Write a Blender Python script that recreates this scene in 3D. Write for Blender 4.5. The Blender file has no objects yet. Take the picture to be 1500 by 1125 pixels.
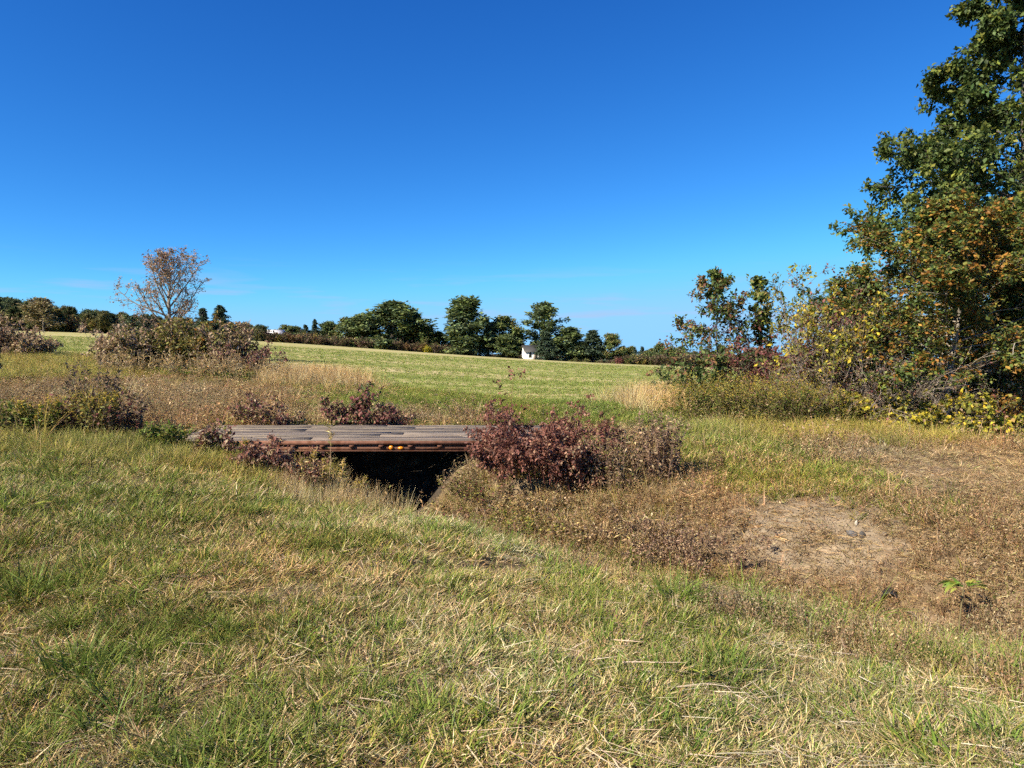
import bpy, math
import numpy as np

# ------------------------------------------------------------------ camera, sky, sun, exposure
SC = bpy.context.scene
COL = SC.collection
EYE = 1.62
F = 1041.7                       # focal length in photograph pixels (1500 wide)
PITCH = 2.34
cam_d = bpy.data.cameras.new('camera')
cam_d.sensor_width = 36.0
cam_d.lens = 36.0 * F / 1500.0
cam_d.clip_start = 0.05
cam_d.clip_end = 6000
cam = bpy.data.objects.new('camera', cam_d)
cam.location = (0, 0, EYE)
cam.rotation_euler = (math.radians(90 - PITCH), 0, 0)
COL.objects.link(cam)
SC.camera = cam

SUN_EL = 37.0
SUN_DIR = np.array([-0.80, -0.60])           # horizontal direction towards the sun (behind the camera, left)
az = math.atan2(SUN_DIR[0], SUN_DIR[1])      # clockwise from +Y
world = bpy.data.worlds.new('World')
SC.world = world
world.use_nodes = True
wt = world.node_tree
bg = wt.nodes['Background']
sky = wt.nodes.new('ShaderNodeTexSky')
sky.sky_type = 'NISHITA'
sky.sun_disc = False
sky.sun_elevation = math.radians(SUN_EL)
sky.sun_rotation = az
sky.altitude = 1000
sky.air_density = 0.7
sky.dust_density = 0.0
sky.ozone_density = 8.0
SKY_STRENGTH = 0.1
EXPOSURE = 1.17
SKY_GAMMA = (1.7, 1.25, 0.9)                 # deepens the blue the way the phone camera did
SKY_GAIN = (3.4, 2.45, 1.9)
def wnode(kind, **kw):
    n = wt.nodes.new(kind)
    for k, v in kw.items():
        setattr(n, k, v)
    return n
pre = wnode('ShaderNodeVectorMath', operation='SCALE'); pre.inputs['Scale'].default_value = SKY_STRENGTH
wt.links.new(sky.outputs['Color'], pre.inputs[0])
spl = wnode('ShaderNodeSeparateColor'); post = wnode('ShaderNodeCombineColor')
wt.links.new(pre.outputs[0], spl.inputs[0])
for ch in range(3):
    pw_ = wnode('ShaderNodeMath', operation='POWER'); pw_.inputs[1].default_value = SKY_GAMMA[ch]
    gn_ = wnode('ShaderNodeMath', operation='MULTIPLY'); gn_.inputs[1].default_value = SKY_GAIN[ch] / 2 ** EXPOSURE
    wt.links.new(spl.outputs[ch], pw_.inputs[0]); wt.links.new(pw_.outputs[0], gn_.inputs[0]); 
    cap_ = wnode('ShaderNodeMath', operation='SMOOTH_MIN'); cap_.inputs[1].default_value = (0.31, 0.68, 1.08)[ch] / 2 ** EXPOSURE; cap_.inputs[2].default_value = 0.08
    wt.links.new(gn_.outputs[0], cap_.inputs[0]); wt.links.new(cap_.outputs[0], post.inputs[ch])
# thin low clouds near the horizon and one faint wisp
tc = wnode('ShaderNodeTexCoord')
mp = wnode('ShaderNodeMapping'); mp.inputs['Scale'].default_value = (5.0, 5.0, 60.0)
nz = wnode('ShaderNodeTexNoise'); nz.inputs['Scale'].default_value = 1.0; nz.inputs['Detail'].default_value = 5
sep = wnode('ShaderNodeSeparateXYZ')
r1 = wnode('ShaderNodeMapRange'); r1.inputs['From Min'].default_value = 0.55; r1.inputs['From Max'].default_value = 0.70
r2 = wnode('ShaderNodeMapRange'); r2.inputs['From Min'].default_value = 0.13; r2.inputs['From Max'].default_value = 0.07
mul = wnode('ShaderNodeMath', operation='MULTIPLY')
mul2 = wnode('ShaderNodeMath', operation='MULTIPLY'); mul2.inputs[1].default_value = 0.5
mixc = wnode('ShaderNodeMix', data_type='RGBA')
mixc.inputs['B'].default_value = (0.52 / 2 ** EXPOSURE, 0.56 / 2 ** EXPOSURE, 0.78 / 2 ** EXPOSURE, 1)
wt.links.new(tc.outputs['Generated'], mp.inputs['Vector'])
wt.links.new(mp.outputs[0], nz.inputs['Vector'])
wt.links.new(tc.outputs['Generated'], sep.inputs[0])
wt.links.new(nz.outputs['Fac'], r1.inputs['Value'])
wt.links.new(sep.outputs['Z'], r2.inputs['Value'])
wt.links.new(r1.outputs[0], mul.inputs[0]); wt.links.new(r2.outputs[0], mul.inputs[1])
wt.links.new(mul.outputs[0], mul2.inputs[0])
wt.links.new(mul2.outputs[0], mixc.inputs['Factor'])
wt.links.new(post.outputs[0], mixc.inputs['A'])
wt.links.new(mixc.outputs['Result'], bg.inputs['Color'])
bg.inputs['Strength'].default_value = 1.0

sun_d = bpy.data.lights.new('sun', 'SUN')
sun_d.energy = 5.0
sun_d.angle = math.radians(0.53)
sun_d.color = (1.0, 0.89, 0.71)
sun = bpy.data.objects.new('sun', sun_d)
e = math.radians(SUN_EL)
to_sun = np.array([SUN_DIR[0] * math.cos(e), SUN_DIR[1] * math.cos(e), math.sin(e)])
from mathutils import Vector
sun.rotation_euler = Vector(to_sun).to_track_quat('Z', 'Y').to_euler()
sun.location = (-30, -20, 40)
COL.objects.link(sun)
SC.view_settings.view_transform = 'Standard'
SC.view_settings.look = 'None'
SC.view_settings.exposure = EXPOSURE
SC.view_settings.gamma = 1.0
SC.render.engine = 'CYCLES'
SC.cycles.max_bounces = 4
SC.cycles.diffuse_bounces = 2
SC.cycles.glossy_bounces = 2
SC.cycles.transmission_bounces = 3
SC.cycles.use_denoising = False
SC.cycles.use_adaptive_sampling = True
SC.cycles.adaptive_threshold = 0.04
SC.cycles.adaptive_min_samples = 16

# ------------------------------------------------------------------ helpers
def norm(v):
    return v / np.maximum(np.linalg.norm(v, axis=-1, keepdims=True), 1e-9)
def ss(a, b, x):
    t = np.clip((x - a) / (b - a), 0, 1)
    return t * t * (3 - 2 * t)
def vnoise(x, y, seed=0):
    xi = np.floor(x).astype(np.int64); yi = np.floor(y).astype(np.int64)
    fx = x - xi; fy = y - yi
    fx = fx * fx * (3 - 2 * fx); fy = fy * fy * (3 - 2 * fy)
    def h(a, b):
        n = (a * 374761393 + b * 668265263 + seed * 1442695041) & 0xffffffff
        n = ((n ^ (n >> 13)) * 1274126177) & 0xffffffff
        return ((n ^ (n >> 16)) & 0xffff) / 65535.0
    return (h(xi, yi) * (1 - fx) + h(xi + 1, yi) * fx) * (1 - fy) + (h(xi, yi + 1) * (1 - fx) + h(xi + 1, yi + 1) * fx) * fy
def fbm(x, y, seed=0, o=3):
    s = 0; a = 0.5; t = 0
    for i in range(o):
        s = s + a * vnoise(x * 2 ** i, y * 2 ** i, seed + i); t += a; a *= 0.5
    return s / t

def mk_mesh(name, V, Fs, C=None, mat=None, smooth=False):
    V = np.asarray(V, np.float32).reshape(-1, 3)
    if not isinstance(Fs, (list, tuple)):
        Fs = [Fs]
    Fs = [np.asarray(f) for f in Fs if len(f)]
    loops = np.concatenate([f.ravel() for f in Fs]).astype(np.int32)
    tot = np.concatenate([np.full(len(f), f.shape[1]) for f in Fs])
    start = np.concatenate([[0], np.cumsum(tot)[:-1]]).astype(np.int32)
    me = bpy.data.meshes.new(name)
    me.vertices.add(len(V)); me.vertices.foreach_set('co', V.ravel())
    me.loops.add(len(loops)); me.loops.foreach_set('vertex_index', loops)
    me.polygons.add(len(tot)); me.polygons.foreach_set('loop_start', start)
    if smooth:
        me.polygons.foreach_set('use_smooth', np.ones(len(tot), bool))
    me.update(calc_edges=True)
    if C is not None:
        C = np.asarray(C, np.float32)
        if C.ndim == 1:
            C = np.tile(C, (len(V), 1))
        C4 = np.concatenate([C[:, :3], np.ones((len(C), 1), np.float32)], 1)
        at = me.attributes.new('col', 'FLOAT_COLOR', 'POINT')
        at.data.foreach_set('color', C4.astype(np.float32).ravel())
    if mat is not None:
        me.materials.append(mat)
    return me

class Geo:
    """collects vertices, faces and colours for one mesh"""
    def __init__(self):
        self.V = []; self.F = []; self.C = []; self.n = 0
    def add(self, V, Fc, C):
        V = np.asarray(V, float).reshape(-1, 3)
        C = np.asarray(C, float)
        if C.ndim == 1:
            C = np.tile(C, (len(V), 1))
        self.V.append(V); self.C.append(C); self.F.append(np.asarray(Fc) + self.n); self.n += len(V)
        return self
    def box(self, c, s, col, rot=0.0, jit=0.0, rs=None):
        x, y, z = [q / 2 for q in s]
        v = np.array([[-x, -y, -z], [x, -y, -z], [x, y, -z], [-x, y, -z], [-x, -y, z], [x, -y, z], [x, y, z], [-x, y, z]])
        if jit:
            v = v + rs.normal(0, jit, v.shape)
        cr, sr = math.cos(rot), math.sin(rot)
        v = np.stack([v[:, 0] * cr - v[:, 1] * sr, v[:, 0] * sr + v[:, 1] * cr, v[:, 2]], 1) + np.asarray(c)
        f = [[0, 3, 2, 1], [4, 5, 6, 7], [0, 1, 5, 4], [1, 2, 6, 5], [2, 3, 7, 6], [3, 0, 4, 7]]
        return self.add(v, f, col)
    def mesh(self, name, mat, smooth=False):
        return mk_mesh(name, np.concatenate(self.V), self.F, np.concatenate(self.C), mat, smooth)

def ribbons(rs, base, azm, L, lean, curv, W, K=3, C0=None, C1=None, twist=0.5):
    N = len(base)
    d = np.stack([np.cos(azm), np.sin(azm), 0 * azm], 1)
    up = np.array([0, 0, 1.0])
    pts = [base]
    for k in range(K):
        th = lean + curv * (k + 0.5) / K
        pts.append(pts[-1] + (L / K)[:, None] * (np.sin(th)[:, None] * d + np.cos(th)[:, None] * up))
    P = np.stack(pts, 1)
    side = np.stack([-np.sin(azm), np.cos(azm), 0 * azm], 1)
    side = norm(side + rs.normal(0, twist, (N, 3)))
    t = np.linspace(0, 1, K + 1)
    w = (1 - t ** 2 * 0.92)[None, :] * W[:, None] * 0.5
    V = np.stack([P - side[:, None] * w[..., None], P + side[:, None] * w[..., None]], 2)
    V = V.reshape(-1, 3)
    b = (np.arange(N) * (K + 1) * 2)[:, None] + (np.arange(K) * 2)[None]
    b = b.ravel()
    Fc = np.stack([b, b + 1, b + 3, b + 2], 1)
    C1 = C0 if C1 is None else C1
    C = C0[:, None] * (1 - t)[None, :, None] + C1[:, None] * t[None, :, None]
    C = np.repeat(C, 2, axis=1).reshape(-1, 3)
    return V, Fc, C

def leaves(rs, P, D, Nn, L, W, C, fold=0.12):
    s = norm(np.cross(D, Nn)); n = norm(np.cross(s, D))
    L = L[:, None]; W = W[:, None]
    V = np.stack([P, P + D * L * 0.45 + s * W * 0.5 + n * L * fold, P + D * L, P + D * L * 0.45 - s * W * 0.5 + n * L * fold], 1).reshape(-1, 3)
    b = np.arange(len(P)) * 4
    Fc = np.concatenate([np.stack([b, b + 1, b + 2], 1), np.stack([b, b + 2, b + 3], 1)])
    return V, Fc, np.repeat(C, 4, axis=0)

def tubes(P, r0, r1, S=5, C=None):
    N, K, _ = P.shape
    T = norm(np.gradient(P, axis=1))
    ref = np.array([0.83, 0.37, 0.15])
    U = norm(np.cross(T, ref)); Wv = np.cross(T, U)
    t = np.linspace(0, 1, K)[None]
    R = np.asarray(r0).reshape(-1, 1) * (1 - t) + np.asarray(r1).reshape(-1, 1) * t
    a = np.arange(S) * 2 * math.pi / S
    V = P[:, :, None] + R[:, :, None, None] * (np.cos(a)[None, None, :, None] * U[:, :, None] + np.sin(a)[None, None, :, None] * Wv[:, :, None])
    idx = np.arange(N * K * S).reshape(N, K, S)
    A = idx[:, :-1]; B = idx[:, 1:]
    Fc = np.stack([A, np.roll(A, -1, 2), np.roll(B, -1, 2), B], -1).reshape(-1, 4)
    Cc = np.tile(np.asarray(C, float), (N * K * S, 1)) if np.ndim(C) == 1 else np.repeat(C, K * S, axis=0)
    return V.reshape(-1, 3), Fc, Cc

def branches(rs, start, d, L, K, wob, up):
    P = [start]; d = norm(d)
    for k in range(K - 1):
        d = norm(d + rs.normal(0, wob, d.shape) + np.array([0, 0, up]))
        P.append(P[-1] + d * (L / (K - 1))[:, None])
    return np.stack(P, 1)

def sample_on(P, idx, t):
    K = P.shape[1]
    f = t * (K - 1); i = np.minimum(f.astype(int), K - 2); fr = (f - i)[:, None]
    a = P[idx, i]; b = P[idx, i + 1]
    return a * (1 - fr) + b * fr, norm(b - a)

def children(rs, P, m, t0, t1, ang, L, K, wob, up, flat=1.0):
    N = len(P)
    idx = np.repeat(np.arange(N), m)
    t = rs.uniform(t0, t1, len(idx))
    pos, T = sample_on(P, idx, t)
    r = rs.normal(0, 1, (len(idx), 3)); r[:, 2] *= flat
    perp = norm(r - (r * T).sum(1, keepdims=True) * T)
    a = rs.normal(ang, 0.2, len(idx))[:, None]
    d = np.cos(a) * T + np.sin(a) * perp
    Lc = L[idx] * rs.uniform(0.6, 1.2, len(idx)) * (1.15 - 0.7 * t)
    return branches(rs, pos, d, Lc, K, wob, up), idx, Lc

def pick(rs, pal, n, jit=0.18):
    cols = np.array([p[0] for p in pal], float); w = np.array([p[1] for p in pal], float)
    c = cols[rs.choice(len(pal), n, p=w / w.sum())]
    return np.clip(c * np.exp(rs.normal(0, jit, (n, 1))) * np.exp(rs.normal(0, 0.05, (n, 3))), 0, 0.9)

def leaf_cloud(rs, P, per, size, aspect, pal, jit=0.05, droop=0.15, upn=0.7, clump=None, t0=0.15):
    M = len(P)
    idx = np.repeat(np.arange(M), per)
    pos, T = sample_on(P, idx, rs.uniform(t0, 1.0, len(idx)) ** 0.8)
    n = len(idx)
    pos = pos + rs.normal(0, jit, (n, 3))
    D = norm(rs.normal(0, 1, (n, 3)) + T * 0.8 + np.array([0, 0, -droop * 3]))
    Nn = norm(rs.normal(0, 1, (n, 3)) + np.array([0, 0, upn * 2]))
    C = pick(rs, pal, n, 0.16)
    if clump is not None:                        # whole twigs in a second palette: turned leaves, and painted sunlit tone
        turned = rs.random(M) < clump[1]
        C2 = pick(rs, clump[0], n, 0.16)
        C = np.where(turned[idx][:, None], C2, C)
    L = size * rs.uniform(0.45, 1.5, n)
    return leaves(rs, pos, D, Nn, L, L * aspect, C)

# ------------------------------------------------------------------ materials
def new_mat(name):
    m = bpy.data.materials.new(name); m.use_nodes = True
    nt = m.node_tree
    return m, nt, nt.nodes['Principled BSDF'], nt.nodes['Material Output']
def foliage_mat(name, transl=0.3, rough=0.55, spec=0.25, inst=False):
    m, nt, bs, out = new_mat(name)
    a = nt.nodes.new('ShaderNodeAttribute'); a.attribute_name = 'col'
    src = a.outputs['Color']
    if inst:
        b = nt.nodes.new('ShaderNodeAttribute'); b.attribute_name = 'tint'; b.attribute_type = 'INSTANCER'
        mu = nt.nodes.new('ShaderNodeVectorMath'); mu.operation = 'MULTIPLY'
        nt.links.new(a.outputs['Color'], mu.inputs[0]); nt.links.new(b.outputs['Vector'], mu.inputs[1])
        src = mu.outputs[0]
    nt.links.new(src, bs.inputs['Base Color'])
    bs.inputs['Roughness'].default_value = rough
    bs.inputs['Specular IOR Level'].default_value = spec
    tr = nt.nodes.new('ShaderNodeBsdfTranslucent')
    mx = nt.nodes.new('ShaderNodeMixShader'); mx.inputs[0].default_value = transl
    nt.links.new(src, tr.inputs['Color'])
    nt.links.new(bs.outputs[0], mx.inputs[1]); nt.links.new(tr.outputs[0], mx.inputs[2])
    nt.links.new(mx.outputs[0], out.inputs['Surface'])
    return m
def rough_mat(name, scale=8.0, amount=0.5, rough=0.85, stretch=(1, 1, 1), bump=0.4, second=None, spec=0.2):
    """vertex colour broken up by object-space noise"""
    m, nt, bs, out = new_mat(name)
    a = nt.nodes.new('ShaderNodeAttribute'); a.attribute_name = 'col'
    t = nt.nodes.new('ShaderNodeTexCoord')
    mp = nt.nodes.new('ShaderNodeMapping'); mp.inputs['Scale'].default_value = stretch
    n1 = nt.nodes.new('ShaderNodeTexNoise'); n1.inputs['Scale'].default_value = scale; n1.inputs['Detail'].default_value = 8
    n1.inputs['Roughness'].default_value = 0.65
    nt.links.new(t.outputs['Object'], mp.inputs[0]); nt.links.new(mp.outputs[0], n1.inputs['Vector'])
    mr = nt.nodes.new('ShaderNodeMapRange'); mr.inputs['From Min'].default_value = 0.3; mr.inputs['From Max'].default_value = 0.7
    mr.inputs['To Min'].default_value = 1 - amount; mr.inputs['To Max'].default_value = 1 + amount
    nt.links.new(n1.outputs['Fac'], mr.inputs['Value'])
    mu = nt.nodes.new('ShaderNodeVectorMath'); mu.operation = 'SCALE'
    nt.links.new(a.outputs['Color'], mu.inputs[0]); nt.links.new(mr.outputs[0], mu.inputs['Scale'])
    src = mu.outputs[0]
    if second:
        n2 = nt.nodes.new('ShaderNodeTexNoise'); n2.inputs['Scale'].default_value = scale * 0.45; n2.inputs['Detail'].default_value = 5
        nt.links.new(mp.outputs[0], n2.inputs['Vector'])
        r = nt.nodes.new('ShaderNodeMapRange'); r.inputs['From Min'].default_value = 0.5; r.inputs['From Max'].default_value = 0.62
        r.inputs['To Max'].default_value = second[1]
        nt.links.new(n2.outputs['Fac'], r.inputs['Value'])
        mx = nt.nodes.new('ShaderNodeMix'); mx.data_type = 'RGBA'; mx.inputs['B'].default_value = (*second[0], 1)
        nt.links.new(r.outputs[0], mx.inputs['Factor']); nt.links.new(src, mx.inputs['A'])
        src = mx.outputs['Result']
    nt.links.new(src, bs.inputs['Base Color'])
    bs.inputs['Roughness'].default_value = rough
    bs.inputs['Specular IOR Level'].default_value = spec
    bp = nt.nodes.new('ShaderNodeBump'); bp.inputs['Strength'].default_value = bump; bp.inputs['Distance'].default_value = 0.02
    nt.links.new(n1.outputs['Fac'], bp.inputs['Height']); nt.links.new(bp.outputs[0], bs.inputs['Normal'])
    return m
M_GRASS = foliage_mat('grass_blades', 0.26, 0.75, 0.1, inst=True)
M_LEAF = foliage_mat('leaf', 0.28, 0.55, 0.22)
M_FARLEAF = foliage_mat('far_leaf', 0.2, 0.7, 0.1, inst=False)
M_FARMASS = foliage_mat('far_mass_leaf', 0.2, 0.7, 0.1, inst=True)
M_STEM = rough_mat('stem', 30, 0.3)
M_BARK = rough_mat('bark', 14, 0.45, 0.9, (1, 1, 0.25), 0.7)
M_SOIL = rough_mat('soil', 9, 0.4, 0.95, (1, 1, 1), 0.9, second=((0.20, 0.15, 0.095), 0.5))
M_WOOD = rough_mat('weathered_wood', 10, 0.5, 0.85, (0.25, 7, 7), 0.8, second=((0.07, 0.06, 0.055), 0.7))
M_RUST = rough_mat('rusty_steel', 12, 0.35, 0.8, (1, 1, 1), 0.3, second=((0.10, 0.035, 0.015), 0.7))
M_PAINT = rough_mat('painted_siding', 3, 0.08, 0.6, (1, 1, 1), 0.05)
M_STONE = rough_mat('stone', 14, 0.35, 0.85)
M_PIPE = rough_mat('plastic_pipe', 6, 0.15, 0.5, spec=0.4)
def amber():
    m, nt, bs, out = new_mat('amber_lens')
    n = nt.nodes.new('ShaderNodeTexNoise'); n.inputs['Scale'].default_value = 60
    r = nt.nodes.new('ShaderNodeValToRGB')
    r.color_ramp.elements[0].color = (0.55, 0.14, 0.005, 1); r.color_ramp.elements[1].color = (0.85, 0.33, 0.02, 1)
    nt.links.new(n.outputs['Fac'], r.inputs[0]); nt.links.new(r.outputs[0], bs.inputs['Base Color'])
    bs.inputs['Roughness'].default_value = 0.25
    return m
M_AMBER = amber()
def glass():
    m, nt, bs, out = new_mat('window_glass')
    n = nt.nodes.new('ShaderNodeTexNoise'); n.inputs['Scale'].default_value = 2
    r = nt.nodes.new('ShaderNodeValToRGB')
    r.color_ramp.elements[0].color = (0.03, 0.035, 0.04, 1); r.color_ramp.elements[1].color = (0.07, 0.08, 0.09, 1)
    nt.links.new(n.outputs['Fac'], r.inputs[0]); nt.links.new(r.outputs[0], bs.inputs['Base Color'])
    bs.inputs['Roughness'].default_value = 0.1
    return m
M_GLASS = glass()

# ------------------------------------------------------------------ scene graph helpers
def obj(name, mesh, parent=None, loc=None, rot=None, scale=None):
    o = bpy.data.objects.new(name, mesh); COL.objects.link(o)
    if parent is not None:
        o.parent = parent
    if loc is not None: o.location = loc
    if rot is not None: o.rotation_euler = rot
    if scale is not None: o.scale = scale
    return o
def tag(o, label, cat=None, group=None, kind=None):
    o['label'] = label
    if cat: o['category'] = cat
    if group: o['group'] = group
    if kind: o['kind'] = kind
    return o
def thing(name, label, cat, loc, rz=0.0, scale=(1, 1, 1), group=None):
    o = obj(name, None, None, loc, (0, 0, rz), scale)
    o.empty_display_size = 0.2
    return tag(o, label, cat, group, 'thing')

# ------------------------------------------------------------------ terrain
AX = np.array([(6.2, 2.6), (5.2, 3.7), (3.8, 5.1), (2.95, 6.0), (2.2, 6.6), (1.28, 7.35), (0.38, 8.0), (-0.45, 8.8), (-1.35, 10.0), (-1.75, 11.2), (-1.9, 12.6), (-1.95, 13.4)])
AXD = np.array([0.62, 0.62, 0.62, 0.62, 0.58, 0.5, 0.46, 0.5, 0.75, 0.95, 0.95, 0.9])
def ditch(x, y):
    """signed distance to the ditch line (positive on the camera's side), its depth there and how far along"""
    best = np.full(x.shape, 1e9); sg = np.zeros(x.shape); dep = np.zeros(x.shape)
    for i in range(len(AX) - 1):
        a, b = AX[i], AX[i + 1]; d = b - a; l2 = d @ d
        t = np.clip(((x - a[0]) * d[0] + (y - a[1]) * d[1]) / l2, 0, 1)
        qx = x - (a[0] + t * d[0]); qy = y - (a[1] + t * d[1])
        r = np.hypot(qx, qy)
        s = np.sign(d[0] * (y - a[1]) - d[1] * (x - a[0]))
        m = r < best
        best = np.where(m, r, best); sg = np.where(m, s, sg); dep = np.where(m, AXD[i] * (1 - t) + AXD[i + 1] * t, dep)
    return best * np.where(sg == 0, 1, sg), dep
def pz(px, py, Y):
    return ((px - 750) / F * Y, Y, EYE - (py - 520) / F * Y)
CP = [(0, -1, 0), (-4, -1, 0), (4, -1, 0), (-9, 0, .1), (9, 0, -.05), (-2, 3, 0), (0, 3, 0), (2, 3, -.08), (4, 3, -.12), (7, 3, -.1),
      (-3, 6, .16), (-1, 6, .02), (2, 6, -.28), (4, 6, -.15), (7, 6, 0), (-6, 6, .25), (-5, 9.3, .25), (-7.5, 9.5, .42), (-4, 9.3, .16), (2.84, 3.95, -.24), (1.98, 4.58, -.27), (.91, 6.3, -.30), (-3.1, 9.3, -.10), (-2.2, 9.3, -.30),
      (-1, 8.6, -.16), (.5, 8.5, -.12), (2, 8.6, -.08), (4.6, 9.6, .06), (8, 10, .1), (-4.6, 11, .22), (1.2, 11.2, .16), (1.4, 13, .25), (-4.8, 13, .26), (-2, 13.6, .2),
      pz(100, 612, 13.6), pz(-200, 610, 13.6), pz(100, 560, 21), pz(100, 522, 36), pz(100, 512, 48), pz(100, 488, 200), pz(-300, 478, 200), pz(-300, 520, 40), pz(-300, 575, 20),
      pz(500, 612, 15), pz(500, 585, 19), pz(500, 562, 25), pz(500, 533, 48), pz(500, 508, 200), pz(300, 545, 33), pz(300, 496, 200),
      pz(780, 605, 15.5), pz(780, 586, 20), pz(780, 557, 40), pz(780, 528, 205), pz(1000, 640, 12.3), pz(1000, 602, 17), pz(1000, 570, 30), pz(1000, 537, 195),
      pz(1250, 628, 14), pz(1250, 572, 30), pz(1250, 542, 195), pz(1500, 645, 13.6), pz(1700, 645, 13.6), pz(1700, 575, 35), pz(1700, 548, 195),
      pz(780, 524, 700), pz(100, 508, 700), pz(1500, 532, 700), pz(-300, 505, 700)]
CP = np.array(CP)
def uv(x, y):
    yy = np.maximum(y, -1.5) + 3.0
    return np.stack([np.clip(x / yy, -2, 2) * 1.6, np.log(yy)], -1)
def tps_phi(r2):
    return 0.5 * r2 * np.log(np.maximum(r2, 1e-12))
_U = uv(CP[:, 0], CP[:, 1]); _n = len(CP)
_A = np.zeros((_n + 3, _n + 3))
_A[:_n, :_n] = tps_phi(((_U[:, None] - _U[None]) ** 2).sum(-1)) + np.eye(_n) * 0.004
_A[:_n, _n] = 1; _A[:_n, _n + 1:] = _U; _A[_n:, :_n] = _A[:_n, _n:].T
_b = np.zeros(_n + 3); _b[:_n] = (CP[:, 2] - EYE) / (np.maximum(CP[:, 1], -1.5) + 3)
_W = np.linalg.solve(_A, _b)
DECK = (-5.35, 0.98, 10.75, 13.15)
def height(x, y):
    x = np.asarray(x, float); y = np.asarray(y, float); sh = x.shape
    x = x.ravel(); y = y.ravel()
    out = np.empty(len(x))
    for i in range(0, len(x), 40000):
        xs, ys = x[i:i + 40000], y[i:i + 40000]
        fq = np.minimum(1.0, 300.0 / np.maximum(ys, 1.0)); xs, ys = xs * fq, ys * fq      # beyond 300 m the land keeps its level
        q = uv(xs, ys)
        r2 = ((q[:, None] - _U[None]) ** 2).sum(-1)
        t = tps_phi(r2) @ _W[:_n] + _W[_n] + q @ _W[_n + 1:]
        z = EYE + t * (np.maximum(ys, -1.5) + 3)
        d, dep = ditch(xs, ys)
        w = np.where(d > 0, 1.4, 2.1)
        w = np.where((ys > 9.6), np.where(d > 0, 1.2, 1.0), w)
        prof = 1 - ss(0.15, 1.0, np.abs(d) / w)
        z = z - dep * prof * ss(13.1, 12.3, ys)  # ditch closed behind the deck by an added earth wall, keeping light out
        near = ss(40, 12, ys)
        z = z + near * ((fbm(xs * 1.3, ys * 1.3, 3) - 0.5) * 0.10 + (fbm(xs * 5, ys * 5, 9, 2) - 0.5) * 0.045)
        # the ground under the deck stays below the steelwork
        inside = (xs > DECK[0] - .1) & (xs < DECK[1] + .1) & (ys > DECK[2] - .12) & (ys < DECK[3] + .12)
        z = np.where(inside, np.minimum(z, 0.135), z)
        out[i:i + 40000] = z
    return out.reshape(sh)
def H1(x, y):
    return float(height(np.array([x]), np.array([y]))[0])
def at(px, Y, dz=0.0):
    X = (px - 750) / F * Y
    return (X, Y, H1(X, Y) + dz)
cp_, sp_ = math.cos(math.radians(PITCH)), math.sin(math.radians(PITCH))
def proj(x, y, z):
    dz = z - EYE
    depth = np.maximum(y * cp_ - dz * sp_, 0.05)
    v = y * sp_ + dz * cp_
    return 750 + F * x / depth, 562.5 - F * v / depth

xs = np.concatenate([-np.geomspace(900, 9.5, 75), np.arange(-9.3, 10.6, 0.11), np.geomspace(10.8, 900, 75)])
ys = np.concatenate([-np.geomspace(60, 1.2, 14), np.arange(-1.0, 16.0, 0.11), np.geomspace(16.12, 1100, 150)])
GX, GY = np.meshgrid(xs, ys)
GZ = height(GX, GY)
nx, ny = len(xs), len(ys)
def near_edge(u):
    return np.interp(u, [-1.2, -0.66, -0.45, -0.33, -0.18, -0.05, 0.1, 0.18, 0.24, 0.3, 1.2], [40, 38, 36, 33, 24.5, 20.5, 18, 18.5, 22, 26, 30])
def far_edge(u):
    return np.interp(u, [-1.2, -0.6, -0.3, 0, 0.24, 1.2], [175, 185, 200, 205, 196, 190])
CX = (GX[:-1, :-1] + GX[1:, 1:]) / 2; CY = (GY[:-1, :-1] + GY[1:, 1:]) / 2
cu = CX / np.maximum(CY, 1)
isfield = (CY > near_edge(cu)) & (CY < far_edge(cu))
idx = np.arange(nx * ny).reshape(ny, nx)
Q = np.stack([idx[:-1, :-1], idx[:-1, 1:], idx[1:, 1:], idx[1:, :-1]], -1)
GV = np.stack([GX, GY, GZ], -1).reshape(-1, 3)

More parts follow.
